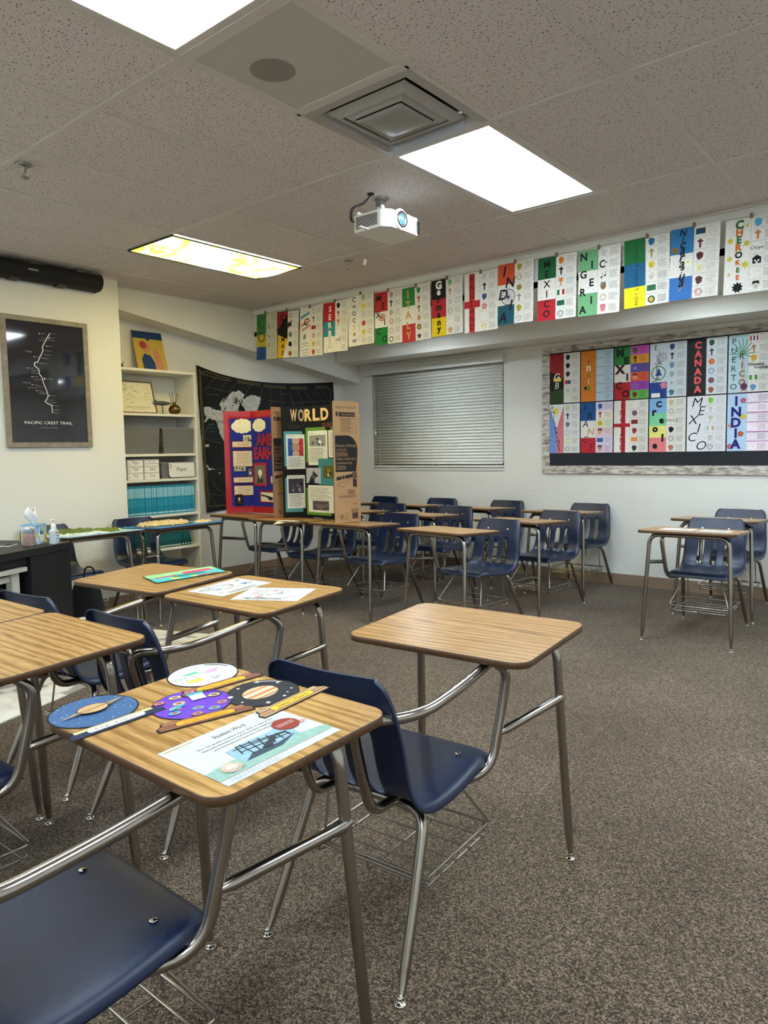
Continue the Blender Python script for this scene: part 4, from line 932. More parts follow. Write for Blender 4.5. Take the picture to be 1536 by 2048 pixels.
# framed trail poster
r = empty('framed_poster', V3(XP, 2.25, 4.51), rot=SIDE, label='large grey wood framed black poster of a white trail line reading PACIFIC CREST TRAIL', cat='framed poster')
Wp, Hp, fw = 26.6, 39.1, 1.5
mb = MB()
for a, b in (((0, 0), (Wp, fw)), ((0, Hp-fw), (Wp, Hp)), ((0, fw), (fw, Hp-fw)), ((Wp-fw, fw), (Wp, Hp-fw))): mb.box((a[0], a[1], .05), (b[0], b[1], .95), M_GREYWOOD)
mb.build('frame', r, scale=IN, bevel=.002)
mb = inch(MB()); mb.box((fw-.1, fw-.1, .1), (Wp-fw+.1, Hp-fw+.1, .5), M_GLASSBLK); mb.lay = .51
TW = mat('print_white', 'e9e9ea', rough=.3); TG = mat('print_grey', '8f8f9a', rough=.3)
tp = [(3.46, 7.33), (3.38, 7.21), (3.31, 7.08), (3.25, 6.98), (3.26, 6.88), (3.21, 6.78), (3.16, 6.69), (3.11, 6.58), (3.03, 6.56), (3.02, 6.48), (3.12, 6.41), (3.14, 6.35), (3.12, 6.3), (3.19, 6.21), (3.24, 6.02), (3.3, 5.87), (3.33, 5.74), (3.29, 5.66), (3.24, 5.6), (3.31, 5.54), (3.4, 5.51), (3.42, 5.33)]
fy = lambda p: ((p[0]-2.24)*12, (p[1]-4.43)*12)
mb.line([fy(p) for p in tp], .22, TW)
for i, (a, b) in enumerate([(3.21, 7.3), (3.46, 7.33), (3.24, 7.19), (3.46, 7.22), (3.16, 7.13), (3.36, 7.15), (3.38, 7.0), (3.30, 6.88), (3.26, 6.78), (3.05, 6.71), (3.2, 6.68), (3.14, 6.55), (2.87, 6.41), (2.95, 6.35), (2.93, 6.29), (2.97, 6.2), (3.3, 6.17), (2.98, 6.13), (2.96, 6.0), (3.03, 5.96), (2.82, 5.92), (3.06, 5.86), (3.1, 5.82), (3.08, 5.78), (3.38, 5.75), (3.3, 5.63), (3.32, 5.57), (3.45, 5.5), (3.4, 5.38), (3.38, 5.31)]):
    x, y = fy((a, b)); mb.rect(x, y, 1.6+.5*(i % 3), .10, TG)
    if i % 3 == 0: mb.circ(x-.3, y, .16, TW, n=8)
mb.circ(*fy((3.25, 6.17)), .25, TW, n=10)
mb.text('PACIFIC CREST TRAIL', (3.31-2.24)*12, (5.02-4.43)*12, .85, TW, w=14.8)
mb.text('UNITED STATES', (3.3-2.24)*12, (4.91-4.43)*12, .4, TG, w=5.5)
mb.text('Oregon', (2.89-2.24)*12, (6.81-4.43)*12, .45, TG); mb.text('California', (2.8-2.24)*12, (6.03-4.43)*12, .45, TG)
mb.build('print', r, scale=IN)
# soundbar
r = empty('soundbar', V3(XP, 2.17, 8.62), label='long black soundbar mounted at the top of the left wall under the ceiling', cat='speaker')
mb = MB(); P = []
for k in range(13): a = -PI/2+PI*k/12; P.append((.09+.075*math.cos(a), .063+.063*math.sin(a)))
P = [(.01, .0)]+P+[(.01, .126)]
n = len(P); y0, y1 = -2.0*FT, 2.56*FT
mb.add([(x, y0, z) for x, z in P]+[(x, y1, z) for x, z in P], [(i, (i+1) % n, n+(i+1) % n, n+i) for i in range(n)]+[tuple(range(n)), tuple(reversed(range(n, 2*n)))], M_BLACKCLOTH)
mb.build('body', r, bevel=.006)
MB().box((.158, .62*FT, .056), (.1665, .86*FT, .066), mat('badge', 'a5a5a5', rough=.3)).build('badge', r, label='small pale badge')
for y in (-.6, .38, 1.55):
    MB().box((.03, (y-.12)*FT, -.012), (.11, (y+.12)*FT, .002), M_BLACK).build('foot', r)
for y in (.9, 2.1): MB().box((0, (y-.1)*FT, .1), (.09, (y+.1)*FT, .135), M_STEEL).build('bracket', r, label='grey mounting bracket')

# world map tapestry
mx0, mz0 = 8.76, 2.18
mb = inch(MB())
def wav(x, y): return .32+.30*math.sin(x*.42+.5*math.sin(y*.12))*(.4+.6*(1-y/60)) + .12*math.sin(y*.5+x*.1)
nx, ny = 60, 30; V = []
def edge(u, v):
    x = u*6.5*12*(1) + (1-u)*(1-v)*2.2; top = (7.09-.17*u-.30*4*u*(1-u)*(.6+.8*(1-u))-mz0)*12; bot = .2+.3*math.sin(u*9)
    return x, bot+(top-bot)*v
for i in range(nx+1):
    for j in range(ny+1):
        x, y = edge(i/nx, j/ny); V.append((x, y, wav(x, y)))
mb.add(V, [(i*(ny+1)+j, (i+1)*(ny+1)+j, (i+1)*(ny+1)+j+1, i*(ny+1)+j+1) for i in range(nx) for j in range(ny)], M_CLOTHDK, True)
base_n = len(mb.v)
LN = mat('map_line', '57584c', rough=.9); LAND = mat('map_land', 'b9bab8', rough=.9, var=.25, vscale=30); GOLD = mat('map_gold', '8f8146', rough=.8); TEAL = mat('map_teal', '2c6a70', rough=.9)
mp = lambda p: ((p[0]-mx0)*12, (p[1]-mz0)*12)
lines = [[(8.86, 4.71), (9.08, 4.63), (9.38, 4.57), (9.74, 4.52)], [(8.86, 3.73), (9.69, 3.62), (11, 3.5)], [(8.94, 2.83), (9.75, 2.71), (11, 2.6)], [(9.02, 6.33), (9.22, 6.38), (9.82, 6.29), (10.67, 6.18), (11.39, 6.08), (12.2, 6.02), (13.13, 6.02), (14.1, 6.09), (15.06, 6.15)], [(9.02, 6.21), (9.23, 6.47), (9.43, 6.64), (9.64, 6.75)], [(9.67, 6.24), (9.84, 6.5), (10.06, 6.74)], [(10.08, 6.26), (10.25, 6.48), (10.48, 6.65)], [(10.78, 6.21), (10.96, 6.47), (11.1, 6.57)], [(11.39, 6.1), (11.52, 6.37), (11.58, 6.5)], [(11.92, 5.0), (11.92, 5.73), (11.97, 6.13), (11.96, 6.5)], [(12.49, 5.79), (12.48, 6.15), (12.44, 6.5)], [(13.06, 5.89), (12.95, 6.21), (12.83, 6.48)], [(13.63, 5.86), (13.45, 6.23), (13.27, 6.48)], [(14.23, 5.88), (13.97, 6.2), (13.66, 6.5)], [(14.78, 6.04), (14.45, 6.36), (14.12, 6.52)], [(14.99, 6.15), (14.8, 6.43), (14.53, 6.55)], [(9.16, 5.16), (8.95, 4.71)], [(8.98, 5.52), (8.92, 5.04), (8.87, 4.47), (8.91, 3.9), (9.07, 3.4), (9.45, 2.96), (10.2, 2.5)], [(9.42, 5.29), (9.05, 4.96), (8.96, 4.71)], [(8.92, 3.16), (9.04, 2.86), (9.27, 2.51), (9.41, 2.3)], [(10, 5.5), (11, 5.4), (13, 5.3), (15.1, 5.4)]]
for l in lines: mb.line([mp(p) for p in l], .14, LN)
for l in ([(8.86, 6.95), (9.0, 6.80), (9.8, 6.68), (10.8, 6.6), (12, 6.53), (13.4, 6.55), (14.9, 6.68), (15.1, 6.62)], [(8.86, 6.95), (8.87, 4.5), (8.98, 2.4), (15.0, 2.35)], [(8.9, 6.86), (9.1, 6.9), (9.8, 6.76), (10.8, 6.66), (12, 6.59), (13.4, 6.61), (14.95, 6.75)], [(8.90, 6.85), (8.93, 4.5), (9.04, 2.47)], [(15.05, 6.6), (15.05, 2.4)]): mb.line([mp(p) for p in l], .16, GOLD)
land = dict(arctic=[(9.65, 5.83), (9.77, 6.0), (9.97, 6.11), (10.14, 6.24), (10.46, 6.36), (10.72, 6.23), (10.66, 6.01), (10.5, 5.92), (10.5, 5.77), (10.42, 5.64), (10.3, 5.4), (10.1, 5.35), (9.95, 5.51), (9.75, 5.63)],
 green=[(10.58, 5.86), (10.66, 6.05), (10.79, 6.1), (10.96, 6.21), (11.17, 6.2), (11.42, 6.17), (11.44, 5.93), (11.33, 5.8), (11.28, 5.62), (11.15, 5.3), (11.0, 5.2), (10.83, 5.5), (10.7, 5.74)],
 alaska=[(8.96, 5.69), (9.19, 5.73), (9.33, 5.66), (9.48, 5.62), (9.74, 5.63), (9.94, 5.46), (10.3, 5.1), (10.3, 4.5), (9.9, 4.4), (9.67, 4.75), (9.6, 4.96), (9.51, 5.17), (9.42, 5.29), (9.17, 5.35), (8.98, 5.22), (9.06, 5.4), (8.97, 5.52)],
 isl1=[(8.96, 4.47), (9.12, 4.49), (9.12, 4.4), (8.99, 4.39)], isl2=[(8.95, 3.77), (9.04, 3.79), (9.04, 3.65), (9.08, 3.6), (9.23, 3.64), (9.38, 3.61), (9.28, 3.66), (9.1, 3.68)], isl3=[(9.48, 3.52), (9.61, 3.52), (9.55, 3.46)])
RR = random.Random(5)
for k, p in land.items():
    Q = []
    for a, b in zip(p, p[1:]+p[:1]):
        Q.append(a); n = 4 if len(p) > 8 else 1
        for t in range(1, n): Q.append((a[0]+(b[0]-a[0])*t/n+RR.uniform(-.03, .03), a[1]+(b[1]-a[1])*t/n+RR.uniform(-.03, .03)))
    mb.poly([mp(x) for x in Q], LAND)
for k in range(26):
    x, y = RR.uniform(9.8, 10.6), RR.uniform(5.6, 6.25); mb.line([mp((x, y)), mp((x+RR.uniform(-.1, .1), y+RR.uniform(-.12, .12))), mp((x+RR.uniform(-.12, .12), y+RR.uniform(-.16, .1)))], .3, M_CLOTHDK)
mb.text('CANADA', *mp((9.72, 5.2)), .9, M_CLOTHDK, w=6.5)
for s, x, y in (('ARCTIC OCEAN', 9.35, 6.12), ('NORTH', 9.28, 5.12), ('PACIFIC', 9.28, 5.0), ('OCEAN', 9.28, 4.88), ('NORTH', 12.6, 6.3)): mb.text(s, *mp((x, y)), .6, TEAL if x < 12 else LN)
for i in range(base_n, len(mb.v)):
    x, y, z = mb.v[i]; mb.v[i] = (x, y, z*1.2+wav(x, y)+.12)
mb.build('world_map_tapestry', loc=V3(XL+.01, 9.07, 2.29), rot=SIDE, scale=IN, label='black cloth world map with pale continents hanging on the left wall behind the display boards', cat='tapestry')

# ------------------------------------------------------------ bookcase
BX, BY0, BY1 = -11.35, 5.47, 8.27
bc = empty('bookcase', V3(XL, BY0, 0), label='tall white bookcase standing in the left wall recess', cat='bookcase')
tops = [6.8, 5.5, 4.3, 3.54, 2.46, 1.43, .3]
def bb(name, a, b, m, parent, org=(XL, BY0, 0), bevel=.001, **k):
    mb = MB(); mb.box([(a[i]-org[i])*FT for i in range(3)], [(b[i]-org[i])*FT for i in range(3)], m); return mb.build(name, parent, bevel=bevel, **k)
bb('side_panel', (XL+.02, BY0, 0), (BX, BY0+.06, 6.73), M_SHELF, bc); bb('side_panel', (XL+.02, BY1-.06, 0), (BX, BY1, 6.73), M_SHELF, bc)
bb('back_panel', (XL+.02, BY0+.06, .2), (XL+.04, BY1-.06, 6.7), M_SHELF, bc)
for i, t in enumerate(tops):
    if i == 0: bb('shelf', (XL+.02, BY0-.005, t-.075), (BX+.01, BY1+.005, t), M_SHELF, bc)
    else: bb('shelf', (XL+.04, BY0+.06, t-.075), (BX, BY1-.06, t), M_SHELF, bc)
bb('plinth', (BX-.08, BY0+.06, 0), (BX-.02, BY1-.06, .225), M_SHELF, bc)
# light blue textbooks
def book(name, w, h, d, cols, org, lean=0):
    """spine towards +X, thickness along Y; inches"""
    mb = MB(); c, band, foot = cols
    mb.box((-d, 0, 0), (0, w, h), ink(c)); mb.box((-d+.1, .06, .12), (-.12, w-.06, h+.01), M_PAPER)
    mb.box((.0, .02, h*.60), (.012, w-.02, h*.93), ink(band)); mb.box((.0, .12, h*.62), (.02, w-.12, h*.90), WHT if band == 'x' else ink(band)); mb.box((.0, .1, h*.05), (.02, w-.1, h*.10), ink(foot)); mb.box((0, .15, h*.3), (.02, w-.15, h*.55), ink('3aa0b8' if c != '14504f' else '1a6462'))
    o = mb.build(name, loc=org, rot=(lean, 0, 0), scale=IN)
    return o
nb = 46; b0 = None
for k in range(nb):
    y = BY0+.08+k*.0566; loc = V3(BX-.10, y, 2.461)
    if b0 is None: b0 = o = book('textbook', .60, 10.6, 8.3, ('2288a6', '8fc6d8', 'cfe6ea'), loc)
    else: o = b0.copy(); COL.objects.link(o); o.location = loc
    o.location.x += random.Random(k).uniform(-.004, .004)
    tag(o, 'light blue hardcover textbook in the tight row on the bookcase shelf above the desks', 'book', 'light blue textbooks on the bookcase')
b0 = None
for k in range(32):
    lean = 0 if k < 28 else -(k-27)*.07
    y = BY0+.08+k*.073 + (0 if k < 28 else (k-27)*.035); loc = V3(BX-.10, y, 1.431)
    if b0 is None: b0 = o = book('workbook', .84, 8.6, 7.6, ('14504f', '1f6a66', 'd9d9cf'), loc)
    else: o = b0.copy(); COL.objects.link(o); o.location = loc
    o.rotation_euler = (-lean if lean else 0, 0, 0)
    tag(o, 'dark teal textbook in the lower row of the bookcase' if k < 28 else 'dark teal textbook leaning at the right end of the lower row', 'book', 'dark teal books on the bookcase' if k < 28 else 'leaning dark teal books')
for k in range(6):
    mb = MB(); c = ('8a2f3a', 'b08a90', '6a2430', 'a0454f', '55222c', '8f3a44')[k]; mb.box((-9, 0, 0), (0, .5, 8.2), ink(c)); mb.box((0, .1, 1), (.02, .4, 6), ink('c9a9a9' if k % 2 else '3a1a20'))
    mb.build('folder', loc=V3(BX-.15, 6.45+k*.2, .318), rot=(-.28-.03*k, 0, 0), scale=IN, label='reddish folder leaning on the lowest shelf of the bookcase', cat='folder', group='red folders on the lowest bookcase shelf')
# woven baskets
def basket(name, y0, y1, z, h, lab, front=BX-.06, d=.8, grp='grey woven baskets', cat='basket'):
    o = empty(name, V3(front, y0, z), label=lab, cat=cat, group=grp)
    w = (y1-y0)*FT; D = d*FT; H = h*FT; s = .012; t = .004
    mb = MB()
    for k in (0, 1):
        q_ = t*k
        b = [(-D+s+q_, s+q_, t*k), (-s-q_, s+q_, t*k), (-s-q_, w-s-q_, t*k), (-D+s+q_, w-s-q_, t*k)]; u = [(-D+q_, q_, H), (-q_, q_, H), (-q_, w-q_, H), (-D+q_, w-q_, H)]
        mb.add(b+u, [(0, 3, 2, 1)]+[(i, (i+1) % 4, 4+(i+1) % 4, 4+i) for i in range(4)], M_WOVEN)
    mb.build('body', o)
    mb = MB()
    c = [(-D, 0, H), (0, 0, H), (0, w, H), (-D, w, H), (-D, 0, H)]; mb.tube(fillet(c, .02, 4), .0055, mat('basket_rim', '77777a', rough=.5), 8); mb.build('rim', o)
    return o
basket('woven_basket', 5.75, 6.97, 4.301, .78, 'left of two grey woven plastic baskets on the bookcase'); basket('woven_basket', 7.07, 8.19, 4.301, .76, 'right of two grey woven plastic baskets on the bookcase')
pb = basket('paper_bin', 6.97, 8.19, 3.541, .48, 'shorter grey woven bin with a white card label reading Paper', d=.85, grp='grey woven bins')
mb = inch(MB()); P = [(0, .9), (.9, 0), (11, 0), (11.3, .4), (11.3, 5), (10.9, 5.4), (0, 5.4)]
mb.prism(P, -.02, .02, M_WHITEP); mb.lay = .03; mb.text('Paper', 5.6, 2.3, 1.5, BLK, w=4.6, shear=.2, bold=-.005)
for x, y in ((.7, 4.8), (1.0, 4.2), (.6, 3.6)): mb.circ(x, y, .25, BLK, n=6)
mb.build('label_card', pb, loc=(.012, .24*FT, .01), rot=SIDE, scale=IN*.98, label='white card label with the word Paper')
# drawer organisers
def organiser(y0, words, lab):
    o = empty('drawer_organizer', V3(BX-.09, y0, 3.542), label=lab, cat='drawer organizer', group='white drawer organizers on the bookcase')
    w, h, d = 6.1, 7.2, 8; mb = MB()
    for a, b in (((-d, 0, 0), (0, .2, h)), ((-d, w-.2, 0), (0, w, h)), ((-d, 0, h-.2), (0, w, h)), ((-d, 0, 0), (0, w, .2)), ((-d, 0, 2.35), (0, w, 2.5)), ((-d, 0, 4.65), (0, w, 4.8)), ((-d, 0, 0), (-d+.1, w, h))): mb.box(a, b, M_WHITEP)
    mb.build('case', o, scale=IN)
    for k, z in enumerate((.25, 2.55, 4.85)):
        mb = inch(MB()); mb.box((0, 0, -7.5), (w-.5, 2.0, 0), M_WHITEP); mb.lay = .01; mb.rect(.1, .1, w-.7, 1.7, WHT); mb.text(words[k], (w-.5)*.55, .55, .55, BLK, shear=.2)
        mb.circ(.6, .8, .3, LGR, n=10); dr = mb.build('drawer', o, loc=(.05*IN, .25*IN, z*IN), rot=SIDE, scale=IN)
        MB().box((1.6, 1.5, .0), (3.9, 1.95, .45), M_WHITEP).build('drawer_handle', dr, scale=IN, bevel=.001)
organiser(5.87, ('Paper', 'Pens', 'Pencils'), 'left white three-drawer organizer half hidden by the wall edge')
organiser(6.41, ('Erasers', 'Markers', 'Colored Pencils'), 'right white three-drawer organizer beside the bin labelled Paper')
# framed print leaning
r = empty('framed_print', V3(-11.6, 5.85, 5.505), rot=(PI/2-.28, 0, PI/2), label='cream print in a thin brown frame leaning on the second bookcase shelf', cat='framed print')
r.rotation_euler = (Matrix.Rotation(PI/2, 3, 'Z') @ Matrix.Rotation(PI/2-.30, 3, 'X')).to_euler()
w, h = 14.2, 12.0; mb = MB()
for a, b in (((0, 0), (w, .35)), ((0, h-.35), (w, h)), ((0, .35), (.35, h-.35)), ((w-.35, .35), (w, h-.35))): mb.box((a[0], a[1], 0), (b[0], b[1], .5), mat('brown_frame', '6a4a33', rough=.5))
mb.build('frame', r, scale=IN)
mb = inch(MB()); mb.box((.3, .3, .05), (w-.3, h-.3, .2), ink('dcd6bb')); mb.lay = .21; R = random.Random(8); pc = ink('6b6a5e')
for k in range(16):
    x, y = R.uniform(1, 11), R.uniform(4, 10.5); mb.line([(x, y), (x+R.uniform(.4, 1.6), y+R.uniform(-.8, .8)), (x+R.uniform(1.2, 2.6), y+R.uniform(-.8, .8))], .09, pc)
mb.ring(2.5, 9.6, 1.1, .12, pc); mb.text('OPERATION OVERLORD', w*.5, 2.0, .5, ink('a39a5a'), w=9.6); mb.text('NORMANDY FRANCE 6 JUNE 1944', w*.5, 1.3, .25, pc, w=5.6)
mb.build('print', r, scale=IN)
# stand-in picture on top
mb = inch(MB()); w, h = 12.4, 15.6
mb.box((0, 0, -.15), (w, h, 0), ink('c9a94f')); mb.lay = .01; mb.rect(0, h*.82, w, h*.18, ink('1f3a66')); mb.poly([(w*.42, h*.82), (w*.5, h*.76), (w*.56, h*.82)], ink('1f3a66'))
mb.poly([(w*.2, 0), (w*.18, h*.3), (w*.3, h*.45), (w*.5, h*.4), (w*.62, h*.2), (w*.6, 0)], ink('2b4672')); mb.circ(w*.38, h*.6, w*.15, ink('c98f6a')); mb.circ(w*.3, h*.66, w*.12, ink('a8433f')); mb.poly([(w*.6, h*.1), (w*.88, h*.06), (w*.8, h*.5), (w*.66, h*.6), (w*.6, h*.52)], ink('c98f6a'))
o = mb.build('picture_board', loc=V3(-11.97, 6.71, 6.801), scale=IN, label='unframed blue and yellow picture board leaning on top of the white bookcase', cat='picture')
o.rotation_euler = (Matrix.Rotation(PI/2, 3, 'Z') @ Matrix.Rotation(PI/2-.27, 3, 'X')).to_euler()
mb = MB(); mb.tube([(0, -.02, .012), (0, .02, .012)], .011, M_BLACK, 8); mb.tube([(0, .0, .015), (0, .03, .045)], .004, M_BLACK, 6)
mb.build('black_ornament', loc=V3(-11.5, 5.84, 6.805), label='small black ornament half hidden at the left end of the bookcase top', cat='ornament')
# model aeroplane
r = empty('model_airplane', V3(-11.62, 7.24, 5.505), label='small metal propeller airplane model on a stand beside the reed diffuser', cat='model airplane'); MP = mat('model_metal', '5f6360', rough=.35, metal=.6)
mb = MB(); mb.lathe([(.002, -.085), (.012, -.075), (.019, -.03), (.021, .02), (.016, .07), (.004, .095)], MP, xf=Matrix.Translation((0, 0, .1)) @ Matrix.Rotation(-PI/2, 4, 'X') @ Matrix.Scale(-1, 4, (0, 0, 1)), n=12); mb.build('fuselage', r)
mb = MB(); mb.prism([(-.12, .03), (-.02, .05), (.02, .05), (.12, .03), (.12, .015), (.02, -.005), (-.02, -.005), (-.12, .015)], .09, .096, MP, xf=Matrix.Rotation(.15, 4, 'Z')); mb.build('wing', r)
mb = MB(); mb.prism([(-.035, -.075), (.035, -.075), (.03, -.09), (-.03, -.09)], .1, .104, MP); mb.box((-.002, -.09, .1), (.002, -.06, .13), MP); mb.build('tail', r)
mb = MB(); mb.box((-.002, .092, .065), (.002, .095, .135), mat('prop_red', '6a2420', rough=.4)); mb.build('propeller', r)
mb = MB(); mb.tube([(0, .005, .004), (0, 0, .05), (0, .0, .09)], .004, M_BLACK, 7); mb.box((-.03, -.03, 0), (.03, .03, .005), M_BLACK); mb.build('stand', r)
# reed diffuser
r = empty('reed_diffuser', V3(-11.55, 7.62, 5.505), label='round bronze vase with thin dark reeds on the second bookcase shelf', cat='reed diffuser')
MB().lathe([(.03, 0), (.05, .015), (.057, .045), (.045, .075), (.018, .09), (.016, .108), (.02, .112), (.014, .112)], mat('bronze', '6b5128', rough=.3, metal=.8), n=24).build('vase', r)
for dx, dy, l in ((-.0, -.055, .2), (.0, -.02, .21), (.01, .02, .2), (-.01, .035, .2), (.0, .05, .19)):
    MB().tube([(0, 0, .06), (dx, dy, l)], .0026, mat('reed', '2a1f18', rough=.8), 6).build('reed', r)

# ------------------------------------------------------------ teacher desk (local x along its length, -y its depth)
A = math.radians(-65.5); TD = empty('teacher_desk', V3(-7.45, 2.08, 0), A, label='black teacher desk at the left edge with tissue box, jar and hand sanitizer on it', cat='desk')
def tb_(name, a, b, m=M_BLACK, parent=TD, **k):
    mb = MB(); mb.box([v*FT for v in a], [v*FT for v in b], m); return mb.build(name, parent, bevel=.002, **k)
tb_('desk_top', (0, -2.05, 2.27), (4.7, 0, 2.42))
ped = tb_('pedestal', (.03, -1.98, .02), (1.2, -.03, 2.268)); tb_('side_panel', (4.5, -1.98, 0), (4.62, -.05, 2.268)); tb_('modesty_panel', (1.2, -1.95, .6), (4.5, -1.9, 2.268)); tb_('apron', (1.2, -.2, 2.1), (4.5, -.12, 2.268))
def on_td(x, y, z=2.42):
    ca, sa = math.cos(A), math.sin(A); return ((-7.45+ca*x-sa*y)*FT, (2.08+sa*x+ca*y)*FT, z*FT)
# grey cabinet under it
r = empty('side_cabinet', on_td(1.26, -.12, 0), A, label='pale grey cabinet with a dark shelf box inside, tucked under the black teacher desk', cat='cabinet'); M_GC = mat('grey_cabinet', 'b5b2a6', rough=.5)
def gc(name, a, b, m=M_GC, parent=r):
    mb = MB(); mb.box([v*FT for v in a], [v*FT for v in b], m); return mb.build(name, parent, bevel=.002)
gc('top', (0, -1.6, 1.98), (2.0, 0.05, 2.07)); gc('leg', (.12, -.2, 0), (.32, -.05, 1.98)); gc('leg', (.12, -1.5, 0), (.32, -1.35, 1.98)); gc('leg', (1.7, -.2, 0), (1.88, -.05, 1.98)); gc('leg', (1.7, -1.5, 0), (1.88, -1.35, 1.98)); gc('rail', (.32, -.18, 1.8), (1.7, -.1, 1.92)); gc('shelf', (.2, -1.45, .5), (1.8, -.1, .58))
gc('dark_box', (.36, -1.3, .59), (1.66, -.22, 1.7), M_BLACK)
# jar
r = empty('glass_jar', on_td(.80, -.40), 0, label='small glass jar with clamp lid full of pale pink slips on the teacher desk', cat='jar')
MB().lathe([(.034, .001), (.037, .006), (.037, .085), (.031, .1), (.031, .106)], mat('jar_glass', 'eef4f2', rough=.02, trans=1.0, spec=.5), n=24).build('glass', r)
mb = MB(); mb.lathe([(.033, .004), (.034, .06), (.030, .082), (.004, .086)], mat('pink_slips', 'd9b5b5', rough=.8, var=.35, vscale=90), n=18); mb.build('paper_slips', r)
mb = MB(); mb.lathe([(.035, .104), (.036, .108), (.034, .12), (.01, .126)], mat('jar_lid', 'c9d0ce', rough=.08, metal=.3), n=24); mb.tube([(.037, 0, .1), (.044, 0, .112), (.037, 0, .122)], .002, M_STEEL, 6); mb.build('lid', r)
# tissue box
ta = A+math.radians(12); r = empty('tissue_box', on_td(.40, -.62), ta, label='blue floral tissue box with a white tissue pulled up on the teacher desk', cat='tissue box')
def tissue_mat():
    m, nt, b = new_mat('floral_card'); N = nt.nodes; L = nt.links; tc = N.new('ShaderNodeTexCoord'); mpn = N.new('ShaderNodeMapping'); mpn.inputs['Scale'].default_value = (1, 1, .45); mpn.inputs['Rotation'].default_value = (.5, .4, .3)
    v = N.new('ShaderNodeTexVoronoi'); v.inputs['Scale'].default_value = 60; L.new(tc.outputs['Object'], mpn.inputs['Vector']); L.new(mpn.outputs[0], v.inputs['Vector'])
    s = N.new('ShaderNodeSeparateColor'); L.new(v.outputs['Color'], s.inputs[0]); rr = ramp(nt, [(0, '8fb4d6'), (.45, '9fc0de'), (.5, 'd9d352'), (.62, 'd2cf6a'), (.66, '3a5590'), (.8, '5474a8'), (.84, 'e6e9e9')]); rr.color_ramp.interpolation = 'CONSTANT'
    L.new(s.outputs[0], rr.inputs['Fac']); L.new(rr.outputs['Color'], b.inputs['Base Color']); b.inputs['Roughness'].default_value = .5; return m
mb = MB(); mb.box((-.056, -.056, 0), (.056, .056, .128), tissue_mat()); mb.box((-.057, -.057, .122), (.057, .057, .1285), ink('8fb4d6')); mb.box((-.03, .0565, .012), (.03, .057, .06), WHT); mb.build('box', r, bevel=.001)
mb = MB(); n = 12; V = []; F = []; R = random.Random(3)
for j, (rad, z, sx) in enumerate(((.018, .127, 1), (.03, .145, 1.3), (.05, .17, 1.5), (.062, .20, 1.35), (.04, .222, 1.5))):
    for k in range(n): a = 2*PI*k/n; q_ = rad*(1+.35*math.sin(a*3+j)); V.append((q_*math.cos(a)*sx*.8+(j*.006), q_*math.sin(a)*.45, z+.012*math.sin(a*2+1)*j/2))
mb.add(V, [(j*n+k, j*n+(k+1) % n, (j+1)*n+(k+1) % n, (j+1)*n+k) for j in range(4) for k in range(n)], mat('tissue', 'eeeceb', rough=.9), True); mb.build('tissue', r, solid=.0008, sub=1)
# sanitizer
r = empty('hand_sanitizer', on_td(.30, -.20), A+.3, label='clear pump bottle of hand sanitizer at the corner of the teacher desk', cat='hand sanitizer')
mb = MB(); mb.prism(rrect(.075, .042, .016), 0.001, .075, mat('gel_blue', 'b5dbec', rough=.1, trans=0)); mb.build('gel', r)
mb = MB(); mb.prism(rrect(.078, .045, .018), 0, .082, mat('clear_plastic', 'dfe9ee', rough=.08, trans=.25)); mb.add([(x, y, .082) for x, y in rrect(.078, .045, .018)]+[(x, y, .098) for x, y in rrect(.03, .028, .012)], [(i, (i+1) % 28, 28+(i+1) % 28, 28+i) for i in range(28)], mat('clear_plastic', 'dfe9ee'), True); mb.build('bottle', r)
mb = inch(MB()); mb.rect(-1.2, .6, 2.4, 2.2, ink('d5e6f0')); mb.rect(-1.2, 2.1, 2.4, .8, ink('d9e3ea')); mb.text('Purell', 0, 1.7, .55, ink('26326d'), w=1.9, bold=.03); mb.rect(-1.1, 2.5, 2.2, .3, ink('b0454f')); mb.rect(-1, .9, 2, .5, ink('6fa8c9')); mb.build('label', r, loc=(.0, .0228, .001), rot=(PI/2, 0, PI), scale=IN)
mb = MB(); mb.lathe([(.016, .097), (.017, .118), (.012, .124), (.006, .126), (.005, .148), (.011, .15), (.012, .156), (.004, .158)], M_WHITEP); mb.tube([(0, 0, .153), (.045, 0, .154), (.05, 0, .15)], .0045, M_WHITEP, 8); mb.build('pump', r)
mb = MB(); mb.box((-.06, -.04, 0), (.06, .04, .004), M_WHITEP); mb.box((-.048, -.03, .004), (.048, .03, .005), ink('2b2b2e')); mb.build('white_card', loc=on_td(.80, -.95), rot=(0, 0, A+.3), label='white card with dark centre lying left of the glass jar on the teacher desk', cat='card')
# black bag by the green map desk
r = empty('black_bag', V3(-8.55, 2.95, 0), .3, label='black cloth bag slumped beside the end of the black teacher desk', cat='bag')
mb = MB(); n = 14; V = []; prof = [(.10, .0), (.14, .04), (.15, .18), (.13, .32), (.10, .40), (.05, .43)]
for j, (rad, z) in enumerate(prof):
    for k in range(n): a = 2*PI*k/n; q_ = rad*(1+.10*math.sin(3*a+j)); V.append((q_*math.cos(a), q_*math.sin(a)*.6, z+.01*math.sin(2*a+j)))
mb.add(V, [(j*n+k, j*n+(k+1) % n, (j+1)*n+(k+1) % n, (j+1)*n+k) for j in range(5) for k in range(n)]+[tuple(reversed(range(n))), tuple(range(5*n, 6*n))], mat('black_cloth', '0c0c0d', rough=.9), True); mb.build('body', r, sub=1)
mb = MB(); mb.tube(fillet([(-.05, .02, .42), (-.03, .02, .5), (.05, .02, .5), (.06, .02, .42)], .04), .006, mat('black_cloth', '0c0c0d'), 7); mb.build('strap', r)
